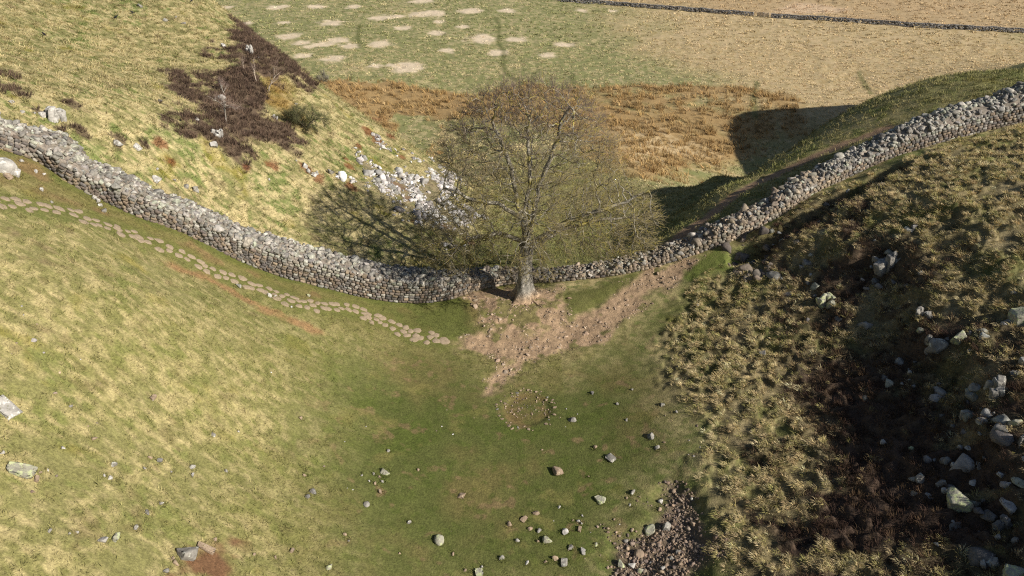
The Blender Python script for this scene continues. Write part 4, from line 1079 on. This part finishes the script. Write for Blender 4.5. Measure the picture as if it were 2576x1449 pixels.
SMALL = [
 (1281,1319,13,12,'b'), (1349,1289,18,12,'b'), (1334,1329,14,10,'b'), (1356,1336,14,11,'g'), (1436,1376,18,12,'g'), (1466,1389,20,9,'w'), (1499,1369,14,8,'m'), (1396,1403,13,16,'b'), (1419,1416,26,12,'g'),
 (1262,1403,13,16,'g'), (1372,1414,12,8,'b'), (1326,1418,10,10,'w'), (1212,1426,8,7,'w'), (1169,1436,9,9,'b'), (1139,1393,13,8,'b'), (1592,1236,12,14,'g'), (1576,1254,8,7,'b'), (1497,1124,9,11,'b'), (1406,1274,12,8,'w'),
 (1052,1184,9,7,'b'), (977,1134,10,8,'g'), (956,1239,14,6,'b'), (1029,1313,12,11,'g'), (1529,1329,8,9,'b'), (1619,1343,12,10,'b'), (1302,1360,11,11,'g'), (1351,1361,8,12,'b'), (940,1194,10,7,'g'), (955,1199,9,8,'b'), (961,1210,9,10,'g'),
 (943,1215,14,7,'b'), (929,1210,6,5,'w'), (910,1195,9,6,'g'), (867,1344,9,10,'b'), (877,1362,6,6,'w'), (1005,1391,7,7,'b'), (1666,1018,18,11,'g'), (1700,1036,12,9,'g'), (1576,1056,10,7,'g'), (1553,1016,10,8,'g'), (1584,1271,10,6,'w'), (1464,1296,9,5,'w'),
 (1440,1310,7,7,'b'), (1455,1309,7,9,'w'), (1462,1318,7,8,'g'), (1458,1330,20,6,'b'), (1545,1308,7,7,'b'), (1660,1270,14,11,'b'), (1740,1245,14,8,'g'), (1590,1330,13,10,'b'), (1575,1350,13,12,'g'), (1640,1400,11,8,'w'), (1690,1395,12,11,'g'), (1645,1355,12,11,'b'), (1708,1375,14,12,'g'),
 (238,1104,12,14,'b'), (160,1128,9,12,'w'), (180,1024,12,8,'g'), (387,1003,20,9,'b'), (342,1328,19,11,'g'), (443,1418,18,14,'b'), (93,1209,18,7,'b'), (757,1051,11,9,'b'), (767,1196,9,9,'b'), (195,1339,8,7,'w'), (10,1144,13,11,'w'), (278,1201,16,11,'w'), (263,1197,10,8,'w'),
 (773,1249,13,14,'d'), (485,1199,14,5,'w'), (432,1192,6,6,'w'), (379,1154,9,13,'b'), (365,1178,12,10,'g'), (128,1340,14,9,'g'), (407,1268,10,11,'g'), (570,1186,8,11,'g'), (600,1085,7,7,'w'), (177,1345,9,8,'w'), (103,1190,10,8,'b'), (123,1188,10,5,'w'), (640,1395,9,7,'b'), (692,1402,13,7,'b'), (735,1384,16,7,'b'), (541,1358,9,12,'b'), (436,1408,14,8,'b'),
 (692,744,8,6,'w'), (776,742,10,9,'m'), (733,771,8,6,'w'), (88,285,8,8,'w'), (57,281,11,9,'w'), (677,452,6,10,'w'), (467,467,12,16,'g'), (652,153,5,7,'w'), (443,43,10,6,'g'), (745,405,5,7,'w'), (775,430,10,16,'w'), (905,402,16,8,'g'), (745,260,11,6,'w'), (397,428,8,8,'w'), (440,455,8,12,'w'), (90,432,14,11,'w'), (110,437,10,9,'w'), (55,405,13,9,'w'), (105,478,7,13,'w'), (132,510,7,11,'g'),
 (230,487,24,8,'g'), (238,497,22,7,'w'), (246,506,20,7,'w'), (252,516,16,10,'w'), (262,530,20,13,'g'),
 (2400,1160,12,14,'w'), (2460,1100,14,9,'g'), (2490,1055,10,18,'g'), (2365,955,12,10,'g'), (2480,1240,14,12,'g'), (2530,1225,14,16,'w'), (2270,955,11,8,'w'), (2180,795,12,8,'g'), (2060,560,12,8,'g'), (2140,560,20,9,'g'), (2430,905,10,12,'g'), (2545,750,14,16,'g'), (2250,700,22,14,'d'), (2280,720,16,12,'g'), (2470,1320,12,10,'g'), (2560,1340,16,22,'g'), (2515,1340,12,16,'g'), (2400,1320,10,8,'d'), (2180,720,16,9,'d'), (2000,620,16,12,'d'), (1960,690,14,9,'d'),
 (1755,770,11,8,'g'), (1590,980,9,6,'g'), (1705,925,9,7,'g'), (1490,990,10,9,'d'), (1480,1200,6,5,'b'),
]
COLOURS = dict(g='grey', w='white', b='buff', d='dark', m='mossy'); used_labels = {}
for k, (px, py, w, h, m) in enumerate(SMALL):
    lx, ly, lref = min(LANDMARKS, key=lambda q: (q[0] - px) ** 2 + (q[1] - py) ** 2)
    dx, dy = px - lx, py - ly; dist = math.hypot(dx, dy)
    if abs(dx) > 2 * abs(dy): where = 'right of' if dx > 0 else 'left of'
    elif abs(dy) > 2 * abs(dx): where = 'below' if dy > 0 else 'above'
    else: where = ('below' if dy > 0 else 'above') + ' and ' + ('right of' if dx > 0 else 'left of')
    near = 'close ' if dist < 45 else ('' if dist < 110 else 'well ')
    shape = 'long flat' if w > 2 * h else ('upright' if h > 1.15 * w else ('tiny' if w < 9 else 'small'))
    lab = f'{shape} {COLOURS[m]} stone {near}{where} {lref}'
    for extra in ('', ' , the smaller', ' , the outer one', ' , the third'):
        if (lab + extra) not in used_labels: lab = lab + extra; break
    lab = lab.replace(' ,', ','); used_labels[lab] = 1
    grp = G_R if px > 1850 else (G_P if px > 1560 and py > 1220 else (G_V if px > 850 and py > 900 else (G_L if py > 470 and px < 900 else G_H)))
    rock(px, py, w, h, m, 'slab' if w > 2 * h else 'rock', lab, None, grp, 'stone')

# longer grass where nothing grazes, close round the stones
rb = np.random.default_rng(91); bx_, by_ = [], []
for (x, y, sx, sy) in BASES:
    k = int(5 + 42 * (sx + sy)); a = rb.uniform(0, 6.28, k); q = rb.uniform(.75, 1.35, k)
    bx_.append(x + np.cos(a) * (sx * q + .02)); by_.append(y + np.sin(a) * (sy * q + .02))
tufts('grass_fringe', np.concatenate(bx_), np.concatenate(by_), rb, 9, .05, .16, .014, .07, (.2, 1.0), 1.3, .3)
k_ = np.nonzero((ws > sv[15]) & (ws < sv[21]))[0]; k_ = rb.choice(k_, 260); f_ = rb.random(260)
tufts('wall_grass', WL[k_, 0] + nb[k_, 0] * Ts[k_] * f_ * 1.3 - nb[k_, 0] * .2, WL[k_, 1] + nb[k_, 1] * Ts[k_] * f_ * 1.3 - nb[k_, 1] * .2, rb, 12, .2, .5, .014, .12, (.3, 1.0), 1.1, .3, (0, 0), [(.22, .19, .08), (.16, .15, .05), (.28, .22, .11)])

# ring of stones sunk in the turf
rr0 = np.random.default_rng(21)
ring_meshes = [rock_mesh('ring_stone', 500 + k, 1, 1, 1, 'rock') for k in range(5)]
RS = dist_scale(*RING)
for k in range(52):
    a = k / 52 * 2 * math.pi + rr0.uniform(-.05, .05)
    if rr0.random() < .24: continue
    rad_ = 78 * RS * rr0.uniform(.90, 1.06) * (.88 if rr0.random() < .25 else 1)
    x, y = RING[0] + math.cos(a) * rad_, RING[1] + math.sin(a) * rad_ * .98
    o = link('ring_stone', ring_meshes[k % 5], M_BUFF if rr0.random() < .8 else M_GREY)
    s = rr0.uniform(.045, .095); o.scale = (s * 1.4, s, s * .6); o.rotation_euler = (rr0.uniform(-.3, .3), rr0.uniform(-.3, .3), a + rr0.uniform(-.6, .6))
    o.location = (x, y, float(height(x, y)) + s * .02)
    tag(o, 'small buff stone set in the turf ring on the valley floor', 'stone', 'stones of the turf ring')
a = rr0.uniform(0, 6.28, 90); q = np.sqrt(rr0.random(90)) * 1.25
stones('ring_pebbles', RING[0] + np.cos(a) * q, RING[1] + .25 + np.sin(a) * q, rr0.uniform(.02, .06, 90), BUFFS, rr0, .1)

# flagstones of the stepping path
def flag_mesh(seed):
    r = np.random.default_rng(seed); k = r.integers(5, 8)
    a = (np.arange(k) + r.uniform(-.3, .3, k)) / k * 2 * np.pi
    rad_ = r.uniform(.82, 1.08, k); pts = np.stack([np.cos(a) * rad_, np.sin(a) * rad_], -1)
    pts = np.stack([.86 * pts + .14 * np.roll(pts, -1, 0), .14 * pts + .86 * np.roll(pts, -1, 0)], 1).reshape(-1, 2)
    n_ = len(pts); V = [np.hstack([pts, np.full((n_, 1), -1.0)]), np.hstack([pts, np.full((n_, 1), .0)]), np.hstack([pts * .93, np.full((n_, 1), .22)])]
    V = np.vstack(V + [np.array([[0, 0, .24 + r.uniform(-.05, .05)]])])
    i = np.arange(n_); j = (i + 1) % n_; Fc = []
    for lv in (0, 1):
        Fc += [np.stack([i + lv * n_, j + lv * n_, j + (lv + 1) * n_], -1), np.stack([i + lv * n_, j + (lv + 1) * n_, i + (lv + 1) * n_], -1)]
    Fc.append(np.stack([i + 2 * n_, j + 2 * n_, np.full(n_, 3 * n_)], -1))
    return mesh_np('flagstone', V, np.vstack(Fc))
flags = [flag_mesh(60 + k) for k in range(12)]
PL, _ = smooth_line(L_PATH, .1)
ps = np.concatenate([[0], np.cumsum(np.hypot(*np.diff(PL, axis=0).T))])
s, k = .2, 0
rf = np.random.default_rng(8)
while s < ps[-1] - .1:
    x0, y0 = np.interp(s, ps, PL[:, 0]), np.interp(s, ps, PL[:, 1]); x1, y1 = np.interp(s + .2, ps, PL[:, 0]), np.interp(s + .2, ps, PL[:, 1])
    a = math.atan2(y1 - y0, x1 - x0); wob = .16 * math.sin(s * .9) + rf.uniform(-.08, .08)
    for off in ((-.30, .28) if rf.random() < .7 else (-.52, .0, .50)):
        if rf.random() < .05: continue
        last_one = s > ps[-1] - .7
        hw, hl = rf.uniform(.21, .33), rf.uniform(.20, .33)
        if last_one: hw, hl, off = .42, .45, 0
        x, y = x0 - math.sin(a) * (off + wob) + rf.uniform(-.09, .09), y0 + math.cos(a) * (off + wob) + rf.uniform(-.09, .09)
        o = link('flagstone', flags[k % 12], M_FLAG); k += 1
        o.scale = (hl, hw, .09); o.rotation_euler = (slope_rot(x, y, .9) @ Matrix.Rotation(a + rf.uniform(-.5, .5), 3, 'Z')).to_euler()
        o.location = (x, y, float(height(x, y)) + .004)
        tag(o, 'large last flagstone where the stepping path meets the bare earth' if last_one else 'flat buff flagstone in the turf of the stepping path below the left wall', 'flagstone', None if last_one else 'flagstones of the stepping path')
        if last_one: break
    s += rf.uniform(.40, .50)
    if s > ps[-1] - .7 and k and last_one: break

# ------------------------------------------------------------------ saplings and thorn bushes
def shrub(name, px, py, h, spread, seed, levels, stems, label, bark, twig, cat, per=3, upw=.5, dense=1.0, stuff_leaf=None):
    r = np.random.default_rng(seed); x, y = cast(px, py)
    root = bpy.data.objects.new(name, None); COL.objects.link(root); root.location = (x, y, float(height(x, y)) - .03)
    tag(root, label, cat)
    paths, tips = [], []
    def branch(p, d, ln, rad, lv):
        pts, rads = [p.copy()], [rad]
        n_ = 5
        for i in range(n_):
            d = d + r.normal(size=3) * .20 + np.array([0, 0, .05 * upw]); d /= np.linalg.norm(d)
            p = p + d * ln / n_; pts.append(p.copy()); rads.append(rad * (1 - .6 * (i + 1) / n_))
            if lv > 0 and i >= 1:
                for _ in range(2 if r.random() < .6 * dense else 1):
                    o = d + r.normal(size=3) * .75 * spread; o /= np.linalg.norm(o)
                    branch(p.copy(), o, ln * r.uniform(.42, .65), rad * .5, lv - 1)
            if lv <= 1 and i >= 2: tips.append(np.concatenate([p, d]))
        paths.append((pts, rads))
    for k in range(stems):
        d = np.array([r.normal() * .35 * spread, r.normal() * .35 * spread, 1.0]); d /= np.linalg.norm(d)
        branch(np.array([r.normal() * .06, r.normal() * .06, 0]), d, h * r.uniform(.55, .7), .035 + .012 * h, levels)
    v_, q_, c_ = tube(paths, 5, lambda p: jitter_col(bark, len(p), r, .2))
    link('trunk', mesh_np('trunk', v_, q_, c_, True), M_BARK, root)
    tips_ = np.array(tips)
    v_, q_, c_ = spray(tips_, r, per, .12 * h, .28 * h, .006, lambda p, r: jitter_col(twig, len(p), r, .25))
    link('twigs', mesh_np('twigs', v_, q_, c_), M_TWIG, root)
    return root
SILV, PURP = (.30, .27, .23), [(.20, .14, .12), (.24, .18, .15)]
shrub('birch_sapling', 570, 315, 2.3, .8, 31, 2, 1, 'slim pale bare sapling in the middle of the heather', SILV, PURP, 'sapling', 2, .8, .8)
shrub('birch_sapling', 567, 252, 1.3, .9, 32, 2, 1, 'small bare sapling beside the round white boulder', SILV, PURP, 'sapling', 2, .8, .7)
shrub('birch_sapling', 675, 228, 2.6, .35, 33, 1, 1, 'tallest thin sapling standing in the ginger strip of the heather', (.36, .30, .24), PURP, 'sapling', 2, 1, .6)
shrub('birch_sapling', 641, 212, 1.9, .35, 34, 1, 1, 'thin sapling left of the tallest sapling', (.36, .30, .24), PURP, 'sapling', 2, 1, .6)
shrub('birch_sapling', 613, 180, 1.3, .4, 35, 1, 1, 'short thin sapling in the upper heather', (.36, .30, .24), PURP, 'sapling', 2, 1, .6)
shrub('thorn_bush', 773, 330, 2.2, 1.3, 36, 2, 3, 'dark wind-bent thorn bush on the grass right of the heather', (.10, .085, .06), [(.10, .105, .045), (.13, .12, .06), (.075, .08, .04)], 'bush', 6, .2, 1.3)
shrub('thorn_bush', 812, 205, 1.9, 1.4, 37, 2, 3, 'grey leafless bush on the skyline edge of the left hill', (.26, .23, .20), [(.22, .20, .16), (.18, .17, .12)], 'bush', 5, .2, 1.2)
shrub('thorn_bush', 1640, 640, .9, 1.5, 38, 2, 4, 'low dark bush behind the low wall right of the tree', (.06, .05, .04), [(.06, .065, .03), (.05, .045, .03)], 'bush', 6, .1, 1.2)

# ------------------------------------------------------------------ birds on the hill
def bird(px, py, turn, label):
    x, y = cast(px, py)
    prof = [(-.21, .0, .006, .02), (-.13, .01, .016, .03), (-.08, .03, .045, .045), (-.02, .05, .068, .066), (.05, .07, .062, .062), (.09, .105, .040, .042), (.115, .135, .036, .038), (.14, .15, .036, .035), (.165, .15, .018, .018), (.205, .145, .003, .003)]
    a = np.arange(10) / 10 * 2 * np.pi; V = []
    for (bx, bz, ry, rz) in prof: V.append(np.stack([np.full(10, bx), np.cos(a) * ry, bz + np.sin(a) * rz], -1))
    V = np.vstack(V); ix = np.arange(len(V)).reshape(-1, 10); jx = np.roll(ix, -1, 1)
    Fq = np.stack([ix[:-1], jx[:-1], jx[1:], ix[1:]], -1).reshape(-1, 4)
    root = bpy.data.objects.new('crow', None); COL.objects.link(root); root.location = (x, y, float(height(x, y)) + .02); root.rotation_euler = (0, 0, turn); root.scale = (1.25,) * 3
    tag(root, label, 'bird', 'black birds on the hill')
    V[:, 2] += .09
    link('body', mesh_np('body', V, Fq, np.tile([.018, .018, .022], (len(V), 1)), True), M_TWIG, root)
    for sgn in (-1, 1):
        v_, q_, c_ = tube([([(.01, .025 * sgn, .10), (.02, .028 * sgn, .04), (.015, .03 * sgn, 0), (.05, .032 * sgn, -.004)], [.009, .006, .006, .004])], 5, lambda p: np.tile([.03, .03, .03], (len(p), 1)))
        link('leg', mesh_np('leg', v_, q_, c_), M_TWIG, root)
bird(293, 49, .5, 'black bird on the grass below the high grey stones')
bird(113, 92, 2.6, 'black bird farthest left, alone on the pale hill grass')
bird(484, 6, 1.2, 'black bird near the hill crest at the top edge')
bird(334, 38, -2.0, 'black bird below the grey stone at the top of the hill')
bird(312, 3, .2, 'black bird at the top edge left of the crest')

# ------------------------------------------------------------------ far field wall and its hurdle
def field_wall(pts, label, seed):
    r = np.random.default_rng(seed)
    pl, _ = smooth_line(line(pts), .5); sl = np.concatenate([[0], np.cumsum(np.hypot(*np.diff(pl, axis=0).T))])
    z0 = height(pl[:, 0], pl[:, 1])
    root = bpy.data.objects.new('field_wall', None); COL.objects.link(root); root.location = (pl[0, 0], pl[0, 1], z0[0])
    tag(root, label, 'field wall', None, 'thing')
    org = np.array(root.location)
    tgt = np.gradient(pl, axis=0); tgt /= np.linalg.norm(tgt, axis=1)[:, None]; nn = np.stack([-tgt[:, 1], tgt[:, 0]], -1)
    def prism(ss, off, zc, sx, sy, sz, pal, lean=.1):
        X = np.interp(ss, sl, pl[:, 0]); Y = np.interp(ss, sl, pl[:, 1]); Zb = np.interp(ss, sl, z0)
        NX = np.interp(ss, sl, nn[:, 0]); NY = np.interp(ss, sl, nn[:, 1]); n_ = len(ss)
        q = rot_z(np.arctan2(NY, NX) - np.pi / 2 + r.uniform(-.12, .12, n_))
        return merge(LIB_BLOCK, np.stack([X + NX * off, Y + NY * off, Zb + zc], -1) - org, q, np.stack([sx, sy, sz], -1), jitter_col(pal, n_, r, .3), r)
    FW = [(.19, .18, .17), (.23, .22, .205), (.16, .15, .145), (.27, .26, .245)]
    n_ = int(sl[-1] * 15); ss = r.uniform(0, sl[-1], n_); zc = r.uniform(.05, .85, n_); sd_ = r.choice([-1, 1], n_)
    v_, f_, c_ = prism(ss, sd_ * (.30 - .12 * zc), zc, r.uniform(.15, .32, n_), np.full(n_, .2), r.uniform(.08, .14, n_), FW)
    link('body', mesh_np('body', v_, f_, c_), M_STONE, root)
    n_ = int(sl[-1] / .16); ss = np.linspace(0, sl[-1], n_)
    v_, f_, c_ = prism(ss, np.zeros(n_), np.full(n_, .95), np.full(n_, .09), r.uniform(.18, .26, n_), r.uniform(.14, .22, n_), FW)
    link('coping', mesh_np('coping', v_, f_, c_), M_STONE, root)
field_wall([(1400,4), (1480,9), (1560,15), (1717,27), (1820,35), (1903,41)], 'grey drystone field wall running left from the wooden hurdle across the far pasture', 71)
field_wall([(1934,44), (2100,54), (2334,70), (2576,84), (2625,88)], 'grey drystone field wall running right from the wooden hurdle to the picture edge', 72)
xa, ya = cast(1904, 41); xb, yb = cast(1933, 44)
gate = bpy.data.objects.new('field_gate', None); COL.objects.link(gate); gate.location = (xa, ya, float(height(xa, ya)))
tag(gate, 'weathered wooden hurdle closing the gap in the far field wall', 'gate')
def plank(name, p, q, w, h):
    p, q = np.array(p, float), np.array(q, float); d = q - p; L = np.linalg.norm(d); d /= L
    up = np.array([0, 0, 1.0]) if abs(d[2]) < .9 else np.array([0, 1.0, 0]); s_ = np.cross(d, up); s_ /= np.linalg.norm(s_); u = np.cross(s_, d)
    V = np.array([p + a * s_ * w / 2 + b * u * h / 2 + c * d * L for c in (0, 1) for a, b in ((-1, -1), (1, -1), (1, 1), (-1, 1))])
    Fq = np.array([[0, 1, 2, 3], [7, 6, 5, 4], [0, 4, 5, 1], [1, 5, 6, 2], [2, 6, 7, 3], [3, 7, 4, 0]])
    return link(name, mesh_np(name, V, Fq, jitter_col((.36, .31, .25), 8, rng, .08)), M_BARK, gate)
ex = np.array([xb - xa, yb - ya, float(height(xb, yb)) - float(height(xa, ya))])
for k in range(6): plank('rail', np.array([0, 0, .18 + .19 * k]) + ex * .04, np.array([0, 0, .18 + .19 * k]) + ex * .96, .05, .13)
for t in (.03, .5, .97): plank('post', ex * t + np.array([.0, -.06, -.3]), ex * t + np.array([.0, -.06, 1.35]), .14, .14)
